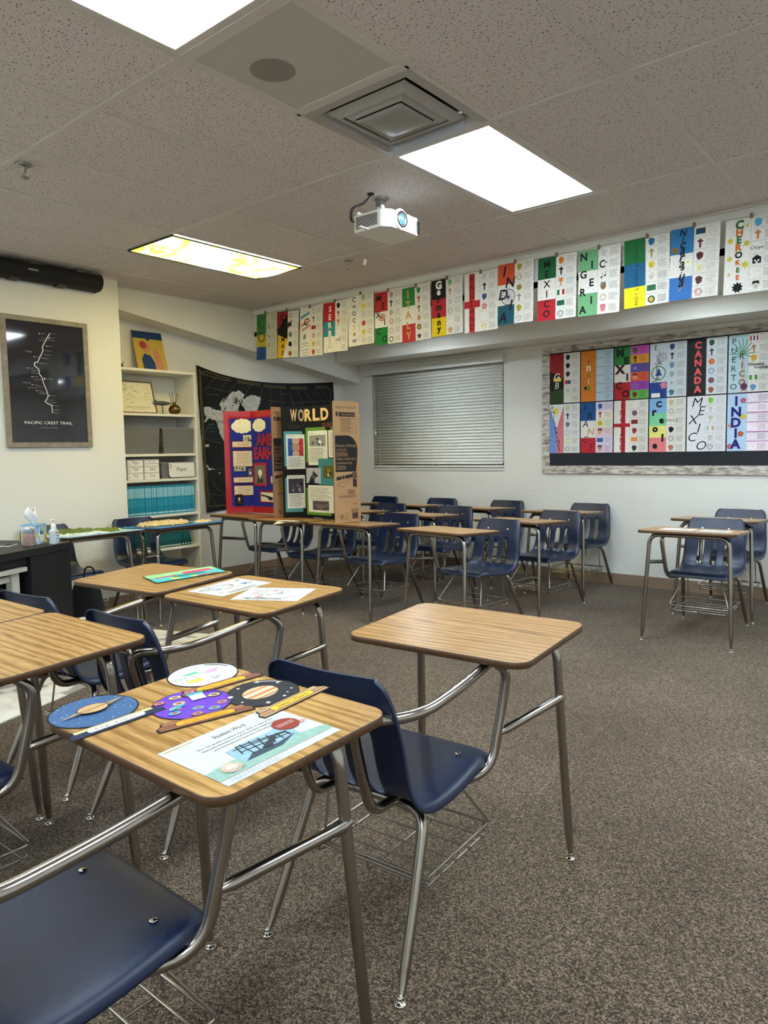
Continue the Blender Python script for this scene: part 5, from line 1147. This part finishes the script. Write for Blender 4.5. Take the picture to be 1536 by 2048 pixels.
# rug
mb = MB(); ra = math.radians(-160.4); L1, L2 = 4.2*FT, 9.0*FT
mb.box((0, 0, 0), (L1, L2, .006), M_RUG); mb.build('area_rug', loc=V3(-6.2, 4.68, .001), rot=(0, 0, ra), label='large pale patterned rug lying on the carpet under the left group of desks', cat='rug')
# white frame leaning in the far corner
r = empty('corner_picture', V3(-12.05, 14.75, 0), math.atan2(.95, .45), label='white-framed dark picture standing on the floor in the far corner below the window', cat='picture frame')
mb = MB(); 
for a, b in (((0, 0), (1.3, .1)), ((0, 1.0), (1.3, 1.1)), ((0, .1), (.1, 1.0)), ((1.2, .1), (1.3, 1.0))): mb.box((a[0]*FT, -.02, a[1]*FT), (b[0]*FT, .01, b[1]*FT), mat('white_frame_paint', 'd5dbe0', rough=.4))
mb.build('frame', r); MB().box((.08*FT, -.005, .08*FT), (1.22*FT, .005, 1.02*FT), mat('dark_print', '22221f', rough=.4, var=.5, vscale=14)).build('print', r)

# ============================================================ DISPLAY BOARDS
def panel(name, p0, p1, parent, front, draw=None, h=37, xs=1.0, back=M_KRAFT, org=(0, 0), **k):
    dx, dy = p1[0]-p0[0], p1[1]-p0[1]; w = math.hypot(dx, dy)*12
    mb = inch(MB()); mb.box((0, 0, -.14), (w, h, -.01), back); mb.box((0, 0, -.01), (w, h, 0), front); mb.lay = .01
    k0 = len(mb.v)
    if draw: draw(mb, w/xs, 36)
    for i in range(k0, len(mb.v)): mb.v[i] = (mb.v[i][0]*xs, mb.v[i][1]*h/36, mb.v[i][2])
    return mb.build(name, parent, loc=((p0[0]-org[0])*FT, (p0[1]-org[1])*FT, 0), rot=(PI/2, 0, math.atan2(dy, dx)), scale=IN, **k)
def photo(mb, x, y, w, h, cols, seed):
    R = random.Random(seed); mb.rect(x, y, w, h, ink(cols[0]))
    for k in range(9):
        cx, cy, rr = x+w*R.uniform(.15, .85), y+h*R.uniform(.15, .7), min(w, h)*R.uniform(.08, .2); blob(mb, cx, cy, rr, cols[1+k % (len(cols)-1)], seed+k)
def text_page(mb, x, y, w, h, pic=None, n=14, below=True):
    mb.rect(x, y, w, h, ink('dcdccf'))
    if pic is None: mb.lines(x+.08*w, y+.06*h, w*.84, h*.88, n, LGR)
    else:
        py, ph = pic; mb.lines(x+.08*w, y+.05*h, w*.84, (py-.08)*h if below else h*.3, n, GRY)
def head(mb, x, y, s, hair, skin, coat):
    blob(mb, x, y+s*.25, s*.62, hair, 5, rough=.2); mb.circ(x, y, s*.36, ink(skin), ry=s*.5); mb.poly([(x-s*.9, y-s*1.6), (x-s*.6, y-s*.75), (x, y-s*.45), (x+s*.6, y-s*.75), (x+s*.9, y-s*1.6)], ink(coat)); mb.poly([(x-s*.18, y-s*.5), (x, y-s*1.0), (x+s*.18, y-s*.5)], ink(skin))
    mb.circ(x-s*.14, y+.08*s, s*.05, BLK, n=6); mb.circ(x+s*.14, y+.08*s, s*.05, BLK, n=6); mb.rect(x-s*.12, y-s*.26, s*.24, s*.05, BLK)
TEALP, GREENP = ink('4f8f93'), ink('5f8a35')
def blk_left(mb, w, h):
    mb.text('W', 5.6, 31.2, 3.9, ink('d2b487'), bold=.03, w=2.9); mb.text('O', 8.9, 31.2, 3.9, ink('b2956a'), bold=.03, w=2.6); mb.text('BEFORE', 5.6, 28.9, 1.1, ink('3f2f27'), w=4.6)
    mb.rect(1, 16.7, 8.2, 11.3, TEALP); mb.rect(2, 15.8, 8.2, 11.2, ink('d5d5c8')); mb.lines(2.6, 26.2, 4, .5, 1, GRY)
    mb.rect(2.7, 20, 6.9, 5.7, ink('b99a82')); mb.rect(2.7, 20, 2, 5.7, ink('2a4f8f')); mb.rect(7.7, 20, 1.9, 5.7, ink('b0302f')); mb.line([(3.9, 24.6), (8.3, 20.8)], .25, BLK); mb.line([(8.3, 24.6), (3.9, 20.8)], .25, BLK); mb.circ(6.1, 22.9, 1.3, ink('a8836b')); mb.lines(2.7, 16.4, 6.8, 3.3, 7, GRY)
    mb.rect(1, 1.8, 7.8, 11.2, TEALP); mb.rect(1.9, 3, 8, 10.8, ink('d5d5c8')); mb.lines(2.5, 13, 6, .5, 1, GRY); photo(mb, 2.5, 7.9, 6.8, 4.8, ['3a3740', '77757f', '1a1a1f', 'c9c6c2', '55525c'], 4); mb.lines(2.7, 3.6, 6.8, 4, 7, GRY)
def blk_mid(mb, w, h):
    for c, x, ww in (('R', 1.6, 3.1), ('L', 5.0, 2.9), ('D', 8.5, 3.2), ): mb.text(c, x, 31.2, 3.9, ink('d9bb84'), bold=.04, w=ww)
    mb.text('DURING', 10.4, 29.0, 1.4, ink('6b3f36'), w=6.2, bold=.03)
    mb.rect(.3, 17.9, 8.3, 11.2, GREENP); mb.rect(11, 19.8, 8, 9.2, GREENP); mb.rect(1.3, 17, 8.2, 11, ink('dcdccf')); photo(mb, 1.9, 23, 6.8, 3.6, ['8f8f8c', '2b2b2d', 'e5e5e0', '4b4b4a'], 9); mb.lines(1.9, 18, 6.8, 4.6, 11, GRY); mb.lines(1.9, 27, 2.4, .4, 1, GRY)
    mb.rect(5.5, 10.7, 12.5, 8.4, ink('3f8084')); mb.rect(9.9, 19.4, 8, 8.6, ink('dcdccf')); mb.lines(10.5, 20, 6.8, 7.6, 14, GRY)
    photo(mb, 7.6, 12.9, 8, 3.9, ['5a5a22', '8a7a2a', '2f3a1a', 'b0a58a'], 13)
    mb.rect(.3, 11.2, 6.2, 4.9, ink('a9abb5')); mb.poly([(1.2, 11.2), (2.2, 13.2), (3.1, 14.2), (3.3, 15.4), (3.8, 14.7), (4.9, 14), (5.4, 13.5), (4.3, 13), (3.8, 12.4), (3.9, 11.2)], ink('26262c')); mb.poly([(2.6, 13), (3.4, 14), (4.2, 13.4), (3.4, 12.4)], ink('5a5a66'))
    mb.rect(0.2, .9, 10.4, 8.7, GREENP); mb.rect(1, 1.8, 10.6, 8.7, ink('dcdccf')); mb.lines(1.6, 5.6, 9.2, 4.3, 9, GRY); photo(mb, 2.8, 2.5, 6.8, 3.0, ['4f4d50', '77706a', '33302f'], 21); blob(mb, 6.2, 3.7, 2.0, '6f665c', 6, 1.0)
def kraft(mb, w, h):
    K = ink('2b2622'); mb.text("Bring Your Ideas to Life", w*.5, 33.9, .8, K, w=8.2); mb.rect(1.2, 31.6, .8, 1.3, K); mb.rect(2.4, 31.5, w-4, 1.3, K); mb.text('www.elmers.com', w*.57, 31.9, .55, ink('a57f56'), w=5.4)
    mb.lines(3, 26.8, 5.2, 4.2, 9, ink('5b4633')); mb.line([(2.6, 31), (w-1.4, 31), (w-1.4, 26.6), (2.6, 26.2)], .06, K)
    pts = [(.7, 15.2), (.7, 25.9)]+[(w-5.2+4.4*math.sin(PI/2*k/8), 21.4+4.6*math.cos(PI/2*k/8)) for k in range(9)]+[(w-1.2, 17.5), (w-1.6, 15.2)]
    mb.poly(pts, ink('1d1c1c')); mb.line(pts[1:], .08, ink('5b4633'))
    for s, y, ww in (("Panneau d'affichage", 22.6, 8.2), ('\u00e0 trois plis', 21.4, 4.2), ('Tablero tr\u00edptico para', 18.7, 8), ('presentaciones', 17.5, 6.4)): mb.text(s, 1, y, .85, ink('9b7850'), w=ww, align='l')
    mb.lines(1, 19.7, 5.6, 1.4, 3, ink('9b7850')); mb.lines(1, 15.7, 4.6, 1.4, 3, ink('9b7850'))
    z = .14; mb.rect(1, 12.9, 3.2, 1.0, K, rot=z); mb.rect(4.4, 13.4, 4.4, 1.0, K, rot=z); mb.rect(3.0, 12.95, .3, 1.05, ink('a57f56'), rot=z); mb.line([(1.1, 11.5), (6.8, 13.2), (3.6, 10.6), (1.1, 11.5)], .08, K); mb.prism([(w-3, 10.6), (w-1.5, 10.6), (w-1.5, 12.9), (w-3, 12.9)], .15, .16, K); mb.rect(w-3.2, 13, 1.9, 2.1, ink('5b4633'), rot=.2)
    mb.lines(w-5.2, 8.4, 3.2, 1.4, 5, K); mb.lines(1.6, 7.4, w-3, .8, 2, ink('5b4633')); mb.lines(w-3, 5.2, 1.8, .4, 1, K); mb.lines(w-3.8, 3.2, 3, .8, 2, K)
    for k in range(3): a = 2*PI*k/3; mb.ring(2.8, 1.8, .62, .25, K, n=8, a0=a, a1=a+1.5)
    mb.line([(4.2, .9), (5.2, .9), (5.2, 3), (4.2, 3), (4.2, .9)], .06, K); mb.line([(w-3.6, .8), (w-1, .8), (w-1, 3), (w-3.6, 3), (w-3.6, .8)], .06, K)
    for k in range(13): mb.rect(w-3.4+k*.17, 1, .09 if k % 3 else .14, 1.8, K)
def scallop(mb, x0, y0, x1, y1, r, c, n):
    for k in range(n): t = (k+.5)/n; mb.circ(x0+(x1-x0)*t, y0+(y1-y0)*t, r, ink(c), n=12)
def note(mb, x, y, w, h, st=None, n=6):
    mb.rect(x-.25, y-.3, w+.5, h+.6, ink('5a1420')); mb.rect(x, y, w, h, ink('d8c9b2'))
    if st: mb.text(st, x+w/2, y+h*.32, .8, ink('b07058'), w=w*.52)
    else: mb.lines(x+w*.15, y+h*.12, w*.7, h*.78, n, ink('b09a82'))
def cloud(mb, x, y, r):
    for dx, dy, q_ in ((-.62, -.05, .36), (-.38, .22, .34), (-.05, .3, .36), (.3, .28, .34), (.6, .1, .36), (.62, -.12, .34), (.3, -.28, .34), (-.05, -.32, .34), (-.4, -.25, .34), (0, 0, .5), (-.3, 0, .4), (.3, 0, .4)): mb.circ(x+r*dx, y+r*dy, r*q_, ink('e3dcbf'), n=16)
def foil(): return mat('red_foil', 'a81420', rough=.18, coat=.6)
def red_left(mb, w, h):
    mb.rect(0, 0, w, h, foil()); mb.rect(1.9, 2.1, w-1.9, h-4.3, ink('1c2b86'))
    scallop(mb, 1.9, 2.1, 1.9, h-2.2, .42, 'a81420', 24); scallop(mb, 1.9, h-2.25, w, h-2.25, .42, 'a81420', 8); scallop(mb, 1.9, 2.1, w, 2.1, .42, 'a81420', 8)
    cloud(mb, 6.6, 30.8, 4.0); note(mb, 2.9, 23.4, 8, 1.9, 'Life Events'); photo(mb, 6.8, 24.8, 4.4, 2.8, ['bdb8a5', '2b2926', '8f8a7a'], 2)
    note(mb, 3, 16.6, 7.9, 5.4, None, 9); photo(mb, 3.2, 14.9, 4.2, 2.0, ['a5a08f', '2b2926', 'c9c4b2'], 6); photo(mb, 8.3, 12.4, 2.7, 3.4, ['6a655a', '1d1b19', 'cfc9b8'], 7)
    note(mb, 3, 10.9, 7.9, 1.8, 'Fun Facts'); note(mb, 3.1, 6.4, 7.7, 3.3, None, 6); mb.rect(3.3, 2.8, 2.7, 3.9, ink('17150f')); head(mb, 4.7, 5.1, 1.0, '2b2926', 'cfc9b8', '3a3833')
def red_mid(mb, w, h):
    mb.rect(0, 0, w, h, foil()); mb.rect(0, 2.1, w, h-4.3, ink('1c2b86')); scallop(mb, 0, h-2.25, w, h-2.25, .42, 'a81420', 20); scallop(mb, 0, 2.1, w, 2.1, .42, 'a81420', 20)
    cloud(mb, 4.7, 30.9, 3.6); cloud(mb, 15, 30.9, 4)
    mb.text('AMELIA', 3.0, 23.9, 3.9, ink('8f2630'), w=15, bold=.05, align='l'); mb.text('EARHART', 1.6, 19.2, 3.9, ink('a32a35'), w=18, bold=.05, align='l')
    mb.rect(1.2, 9.9, 7, 7.6, ink('b0242c')); scallop(mb, 1.2, 17.5, 8.2, 17.5, .4, 'b0242c', 7); scallop(mb, 1.2, 9.9, 8.2, 9.9, .4, 'b0242c', 7); mb.rect(1.9, 10.4, 5.6, 6.5, ink('6f6a5f')); head(mb, 4.7, 13.9, 2.0, 'd8d2c2', 'e9e3d3', '3a3833')
    mb.rect(4.2, 3.8, 8, 4, ink('8f1c26')); scallop(mb, 4.2, 7.9, 12.2, 7.9, .4, '8f1c26', 7); mb.rect(4.8, 4.2, 6.8, 3.2, ink('d5cfbd')); mb.poly([(5, 6.8), (11, 5.8), (11, 5.2), (5, 6.2)], BLK); mb.poly([(8, 5.6), (9.6, 4.6), (11.4, 5), (10, 6)], BLK)
    mb.rect(10, 10.4, 3, 3, ink('8f1c26')); mb.rect(10.4, 10.8, 2.2, 2.2, ink('c9c2ae'))
TZ = 2.4385*FT
rb = empty('trifold_board', V3(-9.42, 8.82, 2.455), label='red-bordered blue trifold display board with cloud cutouts, left of the black one', cat='display board')
o_ = (-9.42, 8.82)
panel('left_wing', (-9.90, 8.18), (-9.42, 8.82), rb, ink('a81420'), red_left, org=o_); panel('center_panel', (-9.42, 8.82), (-7.5, 8.85), rb, ink('a81420'), red_mid, org=o_)
panel('right_wing', (-7.50, 7.95), (-7.5, 8.85), rb, M_KRAFT, kraft, org=o_, back=ink('1c2b86'), label='brown cardboard outside of the folded wing')
bk = empty('trifold_board', V3(-6.87, 8.62, 2.455), label='black trifold display board headed WORLD with its kraft cardboard wing turned out', cat='display board')
o_ = (-6.87, 8.62); BB = ink('101011')
panel('left_wing', (-7.23, 8.07), (-6.87, 8.62), bk, BB, blk_left, org=o_, xs=.76); panel('center_panel', (-6.87, 8.62), (-4.74, 8.50), bk, BB, blk_mid, org=o_, xs=1.17)
panel('right_wing', (-4.83, 7.62), (-4.74, 8.50), bk, M_KRAFT, kraft, org=o_, back=BB, label='brown cardboard outside of the folded wing')

# ============================================================ THINGS ON THE DESKS
def sheet_on(key, x, y, w, h, rot, draw, name, label, cat, group=None, z=TOPZ, base='c6c3bb', lift=.03, curl=0.0):
    """paper lying on a desk; x, y its centre in desk inches, rot the direction its text runs"""
    mb = inch(MB()); n = 8
    mb.box((-w/2, -h/2, -.012), (w/2, h/2, 0), ink(base)); mb.lay = .01
    if draw: draw(mb, w, h)
    loc, a = on_desk(key, x, y, z+lift)
    return mb.build(name, loc=loc, rot=lie(a, rot), scale=IN, label=label, cat=cat, group=group)
def flyer(mb, w, h):
    mb.rect(-w/2+.3, h/2-.5, 2.6, .12, ink('b5a53a')); mb.text('Student Work', .2, h/2-1.5, .55, ink('2b2b2b'), w=3.2, shear=.25)
    for i, (s, ww) in enumerate((('The 7th grade students have been studying the', 7.4), ('Scientific Revolution and illustrated discoveries', 7.2), ('and developments from the time period.', 5.8))): mb.text(s, .2, h/2-2.3-.5*i, .22, ink('3a3a3a'), w=ww)
    mb.poly([(-w/2, -h/2+.9), (-w/2, -h/2+2.6), (-w/2+2.2, -h/2+2.9), (w/2-2.4, -h/2+2.3), (w/2, -h/2+1.8), (w/2, -h/2+.9)], ink('8fae9f'))
    mb.poly([(-2.6, -2.5), (-2.4, .1), (-.6, .35), (1.6, .2), (3.2, .5), (3.4, -1.8), (1, -2.4)], ink('8fb0bb')); mb.poly([(-2.4, -2.4), (-1.2, -1.6), (1, -1.9), (3.1, -1.6), (1, -2.5)], ink('3a4a55'))
    for a, b in (((-1.8, -1.2), (-1.4, .2)), ((-1.2, -1.8), (-1.0, .2)), ((-.6, -1.8), (-.2, .15)), ((-1.9, -.2), (2.6, -.9)), ((-1.6, -.9), (2.8, -1.3)), ((0, -1.8), (.6, 0)), ((1, -1.7), (1.3, -.2)), ((-1.4, .1), (2.8, -.8)), ((1.8, -1.7), (2.0, -.5)), ((2.6, -1.6), (2.7, -.8))): mb.line([a, b], .12, ink('2b2f33'))
    mb.poly([(-.4, -1.7), (1.4, -.6), (1.9, -.8), (.4, -2.0)], ink('333b40'))
    mb.circ(3.7, .2, 1.15, ink('8f3a2c')); mb.text('SCIENCE AND MATH', 3.7, .3, .16, WHT, w=1.7); mb.text('IN HISTORY CLASS?', 3.7, .0, .16, WHT, w=1.6); mb.poly([(4.8, .0), (5.4, -.4), (4.7, -.7)], ink('d9a58a'))
    mb.circ(-3.7, -2.3, .8, ink('d9cdb5')); mb.ring(-3.7, -2.3, .72, .06, ink('a9775a')); mb.ring(-3.7, -2.3, .55, .05, ink('a9775a'))
    for k in range(3): mb.line([(-4.4, -3+.18*k), (-3.6, -2.9+.18*k), (-2.9, -3.05+.18*k)], .04, GRY)
    for k in range(14): mb.line([(-5+k*.36, -h/2+.15), (-4.85+k*.36, -h/2+.6)], .1, LGR)
    for k in range(6): mb.line([(3.6+k*.3, h/2-.6), (3.75+k*.3, h/2-.15)], .1, LGR)
sheet_on('D1', 6.7, -1.6, 11, 8.5, PI/2, flyer, 'flyer', 'white Student Work flyer with a bridge picture on the nearest desk', 'flyer', base='c4c6c2')
def globe(key, x, y, rot, r, globe_c, base_c, plate_c, words, art, lab, basew=8.2, wc='3a2a1a', ry=None):
    mb = inch(MB()); ry = ry or r; n = 36
    loc, a = on_desk(key, x, y, TOPZ+.05)
    rim = [(r*1.0*math.cos(2*PI*k/n), ry*math.sin(2*PI*k/n)) for k in range(n)]
    mb.prism(rim, -.03, 0, ink('141414')); mb.lay = .01; mb.poly([(p*.965, q_*.965) for p, q_ in rim], ink(globe_c))
    art(mb, r)
    mb.ring(0, 0, r*.86, .12, ink('141414') if globe_c != '2b2c30' else WHT, ry=ry*.86, a0=.15, a1=1.1)
    g = mb.build('snow_globe_cutout', loc=loc, rot=lie(a, rot), scale=IN, label=lab, cat='paper cutout', group='paper snow globes on the nearest desk')
    mb = inch(MB()); yb = -ry-.25; w2 = basew/2
    P = [(-w2*.86, yb+.65), (-w2*.9, yb+.1), (-w2, yb-.3), (-w2*.98, yb-.95), (w2*.98, yb-.95), (w2, yb-.3), (w2*.9, yb+.1), (w2*.86, yb+.65)]
    mb.prism([(a_*1.02, yb+(b_-yb)*1.08) for a_, b_ in P], -.0, .02, ink('141414')); mb.lay = .03; mb.poly([(a_*.98, yb+(b_-yb)*.93) for a_, b_ in P], ink(base_c[0]))
    mb.rect(-w2*.84, yb+.05, w2*1.68, .5, ink(base_c[1])); mb.line([(-w2*.88, yb), (w2*.88, yb)], .07, BLK); mb.line([(-w2*.95, yb-.5), (w2*.95, yb-.5)], .07, BLK)
    mb.poly([(-w2*.62, yb+.02), (-w2*.55, yb+.32), (w2*.55, yb+.32), (w2*.62, yb+.02), (w2*.62, yb-.4), (w2*.55, yb-.62), (-w2*.55, yb-.62), (-w2*.62, yb-.4)], ink(plate_c)); mb.line([(-w2*.62, yb-.4), (-w2*.62, yb+.02), (-w2*.55, yb+.32), (w2*.55, yb+.32), (w2*.62, yb+.02), (w2*.62, yb-.4), (w2*.55, yb-.62), (-w2*.55, yb-.62)], .06, BLK)
    mb.text(words, 0, yb-.35, .42, ink(wc), w=w2*.9)
    mb.build('base', g, loc=(0, 0, .0), scale=IN)
def saturn(mb, r):
    R = random.Random(2)
    for k in range(60): a = R.uniform(0, 6.28); q_ = r*.93*math.sqrt(R.random()); mb.circ(q_*math.cos(a), q_*math.sin(a), R.uniform(.03, .07), ink('c9d6e6'), n=5)
    x = Matrix.Rotation(.1, 3, 'Z')
    mb.poly([(-r*.85, -.35), (-r*.3, .25), (r*.85, .75), (r*.3, -.2)], ink('a98d68')); mb.circ(0, .15, 1.35, ink('bf9a6b'), ry=1.05); mb.line([(-1.6, -.05), (1.8, .25)], .2, ink('8a6f50')); mb.ring(0, .15, 1.38, .08, BLK, ry=1.08)
def pox(mb, r):
    R = random.Random(4)
    pts = []
    for k in range(60):
        a = R.uniform(0, 6.28); q_ = r*.85*math.sqrt(R.random()); p = (q_*math.cos(a), q_*math.sin(a))
        if all(math.hypot(p[0]-b[0], p[1]-b[1]) > 1.15 for b in pts) and math.hypot(p[0]-.9, p[1]-.9) > 1.3: pts.append(p)
    for i, (x, y) in enumerate(pts): mb.circ(x, y, .55, ink(('c9b93a', 'b0402f', '4f8fa8')[i % 3]), ry=.42); mb.circ(x, y, .40, ink('6fb5c0'), ry=.3); mb.circ(x, y, .28, ink('a8402a'), ry=.2)
    mb.rect(.2, .4, 1.3, 1.5, ink('dfe9f0')); mb.rect(.1, 1.7, 1.5, .5, ink('3f9fc0')); mb.rect(-2.2, -.6, 1.6, .35, ink('3f9fd0'), rot=.5)
def chem(mb, r):
    mb.poly([(-1.9, 1.1), (-.2, 1.3), (0, .8), (-1.2, .7)], ink('4fb58f')); mb.poly([(.2, .2), (1.3, .9), (2.2, .9), (1.2, -.1)], ink('c79ad0')); mb.circ(-1.4, -1.2, .9, ink('ded35a'), ry=.5); mb.line([(-2.0, -.9), (-1.8, .3), (-.9, .3), (-.9, -.9), (-2, -.9)], .07, GRY)
    for x, y in ((0, 2.1), (.5, -1.6), (2.1, 1.9), (-2.5, .2)): mb.ring(x, y, .35, .06, GRY)
    mb.line([(-.6, .4), (.8, .55)], .07, GRY); mb.line([(.2, -2), (1.2, -1.4)], .07, GRY)
def jup(mb, r):
    R = random.Random(6); mb.circ(-.1, .2, 1.75, ink('d6b48c'), ry=1.45)
    for y, c, h_ in ((.9, 'b5713f', .22), (.4, 'e6d3b5', .3), (-.1, 'b8703f', .3), (-.6, 'dcc09a', .25), (-.9, 'a8643a', .15)): ww = 1.72*math.sqrt(max(0, 1-((y-.2)/1.47)**2)); mb.rect(-.1-ww, y-h_/2, 2*ww, h_, ink(c))
    for x, y, q_ in ((-2.4, 1.6, .25), (1.6, 2.4, .22), (2.5, .6, .15), (-1.5, -2.3, .2), (.4, -2.4, .15), (2.1, -1.6, .12), (-2.7, -.3, .12), (-.6, 2.6, .14), (1.2, -2.0, .1)): mb.circ(x, y, q_, WHT, n=10)
globe('D1', -9.9, -5.4, PI/2-.05, 3.75, '3f5f86', ('2b3350', 'd9c98a'), 'e6e4d8', 'Rings of Saturn', saturn, 'blue paper snow globe cutout showing Saturn on the nearest desk')
globe('D1', -3.9, .5, PI/2-.32, 3.5, '6a3fb5', ('8a5a42', 'a06a4a'), 'e0a02c', 'Smallpox Vaccine', pox, 'purple paper snow globe cutout covered in ovals, middle of the nearest desk', wc='a8501a')
globe('D1', -9.5, 5.8, PI/2-.18, 3.45, 'c9c8c2', ('8f5a4a', 'a5655a'), 'e8b02c', 'Modern Chemistry', chem, 'white paper snow globe cutout with small chemistry drawings on the nearest desk', wc='7a4a1a')
globe('D1', -.6, 5.8, PI/2+.05, 3.35, '2b2c30', ('b58a66', 'c09a72'), 'dcb53a', "Jupiter's Moons", jup, 'black paper snow globe cutout showing Jupiter, beside the flyer on the nearest desk')
def sketch(seed, cols):
    def d(mb, w, h):
        R = random.Random(seed); K = ink('3a3a3d')
        for k in range(5): blob(mb, R.uniform(-w*.4, w*.4), R.uniform(-h*.38, h*.38), R.uniform(.4, .9), cols[k % len(cols)], seed+k)
        for k in range(14):
            x, y = R.uniform(-w*.42, w*.36), R.uniform(-h*.4, h*.4); mb.line([(x, y), (x+R.uniform(.3, 1.2), y+R.uniform(-.5, .5)), (x+R.uniform(.2, 1.6), y+R.uniform(-.6, .6))], .07, K)
        mb.ring(-w*.1, h*.12, h*.26, .08, K, ry=h*.2); mb.lines(-w*.3, -h*.45, w*.55, h*.12, 2, K, t=.12)
    return d
sheet_on('D6', -6.5, .9, 11, 8.4, math.radians(92), sketch(3, ['7fa5c0', 'c9807a', '9a8f80', 'b0b0b0']), 'drawn_sheet', 'white drawn sheet with blue and red shading, left of two on one desk', 'drawing', 'white drawn sheets')
sheet_on('D6', 4.1, .6, 11, 8.2, math.radians(22), sketch(7, ['c98a90', 'd9a0a5', 'e0e0da', '7fb5d0']), 'drawn_sheet', 'white drawn sheet with a large outlined oval, right of two on one desk', 'drawing', 'white drawn sheets')
def teal(mb, w, h):
    mb.rect(-w/2, -h/2, w, h*.62, ink('4fb5ad')); mb.rect(-w/2, h*.12, w, h*.38, ink('9ad58a')); mb.rect(0, h*.05, w*.42, h*.25, ink('d0456a')); mb.rect(-w*.42, -h*.02, w*.3, h*.12, ink('c94a60')); flower(mb, -w*.2, -h*.3, .9, 'd9c94a'); flower(mb, w*.05, -h*.38, .6, 'd9c94a'); mb.lines(-w*.2, -h*.25, w*.5, h*.28, 5, ink('2f8078')); mb.rect(w*.1, -h*.48, w*.3, h*.1, ink('b03a50')); mb.line([(-w/2, -h/2), (w/2, -h/2), (w/2, h/2), (-w/2, h/2), (-w/2, -h/2)], .12, BLK)
sheet_on('D5', 4.6, 3.3, 13, 7.4, math.radians(70), teal, 'folded_drawing', 'teal, green and pink drawing with black edge lying on the desk nearest the teacher desk', 'drawing', base='4fb5ad', lift=.15)
def pale(seed, c):
    def d(mb, w, h): mb.rect(-w*.45, -h*.42, w*.42, h*.84, ink(c)); mb.lines(0, -h*.42, w*.44, h*.84, 9, LGR); mb.text('HOLA', -w*.22, 0, .9, ink('9a7aa5'), w=w*.3)
    return d
sheet_on('R1', 3.7, .2, 8.0, 7.6, PI, pale(1, 'ecdff0'), 'paper_sheet', 'pale sheet with a pink left half, on the left part of the right-hand desk', 'paper', 'sheets on the right-hand desk', base='f2f1ee', lift=.06)
sheet_on('R1', -5.4, .2, 7.4, 7.6, PI, pale(2, 'cfe0da'), 'paper_sheet', 'pale sheet with a greenish half, on the right part of the right-hand desk', 'paper', 'sheets on the right-hand desk', base='f2f1ee', lift=.06)
mb = MB(); c = [(-6.48, 7.0, 2.40), (-5.92, 7.42, 2.485), (-5.92, 7.66, 2.475), (-6.66, 7.36, 2.485)]
mb.add([tuple(v*FT for v in p) for p in c], [(0, 1, 2, 3)], ink('e0dcc6')); cc = Vector([sum(p[i] for p in c)/4 for i in range(3)])
o = mb.build('loose_sheet', solid=.0006, label='cream sheet with black outline overhanging the desk edge below the black board', cat='paper')
mb = MB(); pts = [tuple((cc+(Vector(p)-cc)*.9+Vector((0, 0, .006)))*FT) for p in c]; mb.tube(pts+[pts[0]], .0012, BLK, 5); mb.tube([pts[0], pts[2]], .0008, BLK, 5); mb.build('outline', o)

# relief maps
def relief(key, x, y, w, h, rot, board_c, lumps, name, label, th=.5, seed=1, lift=.02):
    loc, a = on_desk(key, x, y, TOPZ+lift)
    r = empty(name, loc, 0, label=label, cat='relief map', rot=lie(a, rot))
    mb = inch(MB()); mb.box((-w/2, -h/2, 0), (w/2, h/2, th*.35), ink(board_c)); mb.build('board', r, scale=IN)
    from mathutils import noise
    for (cx, cy, rx, ry, H, c, nm) in lumps:
        nx, ny = 36, 28; V = []; F = []
        for i in range(nx+1):
            for j in range(ny+1):
                u, v = i/nx*2-1, j/ny*2-1; px, py = cx+u*rx, cy+v*ry
                d = u*u+v*v+.55*noise.noise(Vector((px*.35+seed, py*.35, 0)))
                z = max(-.02, (1-d)*H*2.0) if d < 1 else -.02
                z = min(z, H)*(0.75+.5*noise.noise(Vector((px*1.1, py*1.1, seed)))+.3*noise.noise(Vector((px*3, py*3, seed)))) if z > 0 else -.02
                V.append((px, py, th*.35+z))
        F = [(i*(ny+1)+j, (i+1)*(ny+1)+j, (i+1)*(ny+1)+j+1, i*(ny+1)+j+1) for i in range(nx) for j in range(ny)]
        F = [f for f in F if max(V[k][2] for k in f) > th*.35]
        used_ = sorted({k for f in F for k in f}); mp_ = {k: i for i, k in enumerate(used_)}
        mb = MB(); mb.add([V[k] for k in used_], [tuple(mp_[k] for k in f) for f in F], c, True); mb.build(nm, r, scale=IN)
    return r
M_MOSS = mat('painted_moss_green', '5f6f2a', rough=.9, bump=.5, bscale=150, var=.4, vscale=40); M_SNOW = mat('painted_white', 'c9d6da', rough=.8, var=.15, vscale=40)
M_TAN = mat('tan_plaster', 'c9b58a', rough=.9, bump=.5, bscale=120, var=.25, vscale=30); M_DKS = mat('dark_shore', '4a4436', rough=.9)
relief('D7', 0.2, .3, 23.5, 20, 0, '9fc0cf', [(3, 0, 8.5, 8.8, .7, M_SNOW, 'snow_land'), (4, -1, 6.6, 6.5, 1.5, M_MOSS, 'green_land'), (-4, 2, 4, 4.5, 1.1, M_MOSS, 'green_land'), (-8.5, -3, 3, 4, .5, mat('yellow_land', 'c9c46a', rough=.9), 'yellow_land')], 'relief_map', 'relief map with raised green and white land, beside the black teacher desk')
relief('D8', 0.5, -.5, 25, 20, .03, '3f86c2', [(2.5, -1, 9.5, 8, .7, M_DKS, 'dark_coast'), (2.5, -1, 8.6, 7.2, 1.5, M_TAN, 'tan_land'), (-8.5, 3.5, 3, 3, .8, M_TAN, 'tan_land')], 'relief_map', 'relief map with raised tan land on a bright blue board, in front of the bookcase')
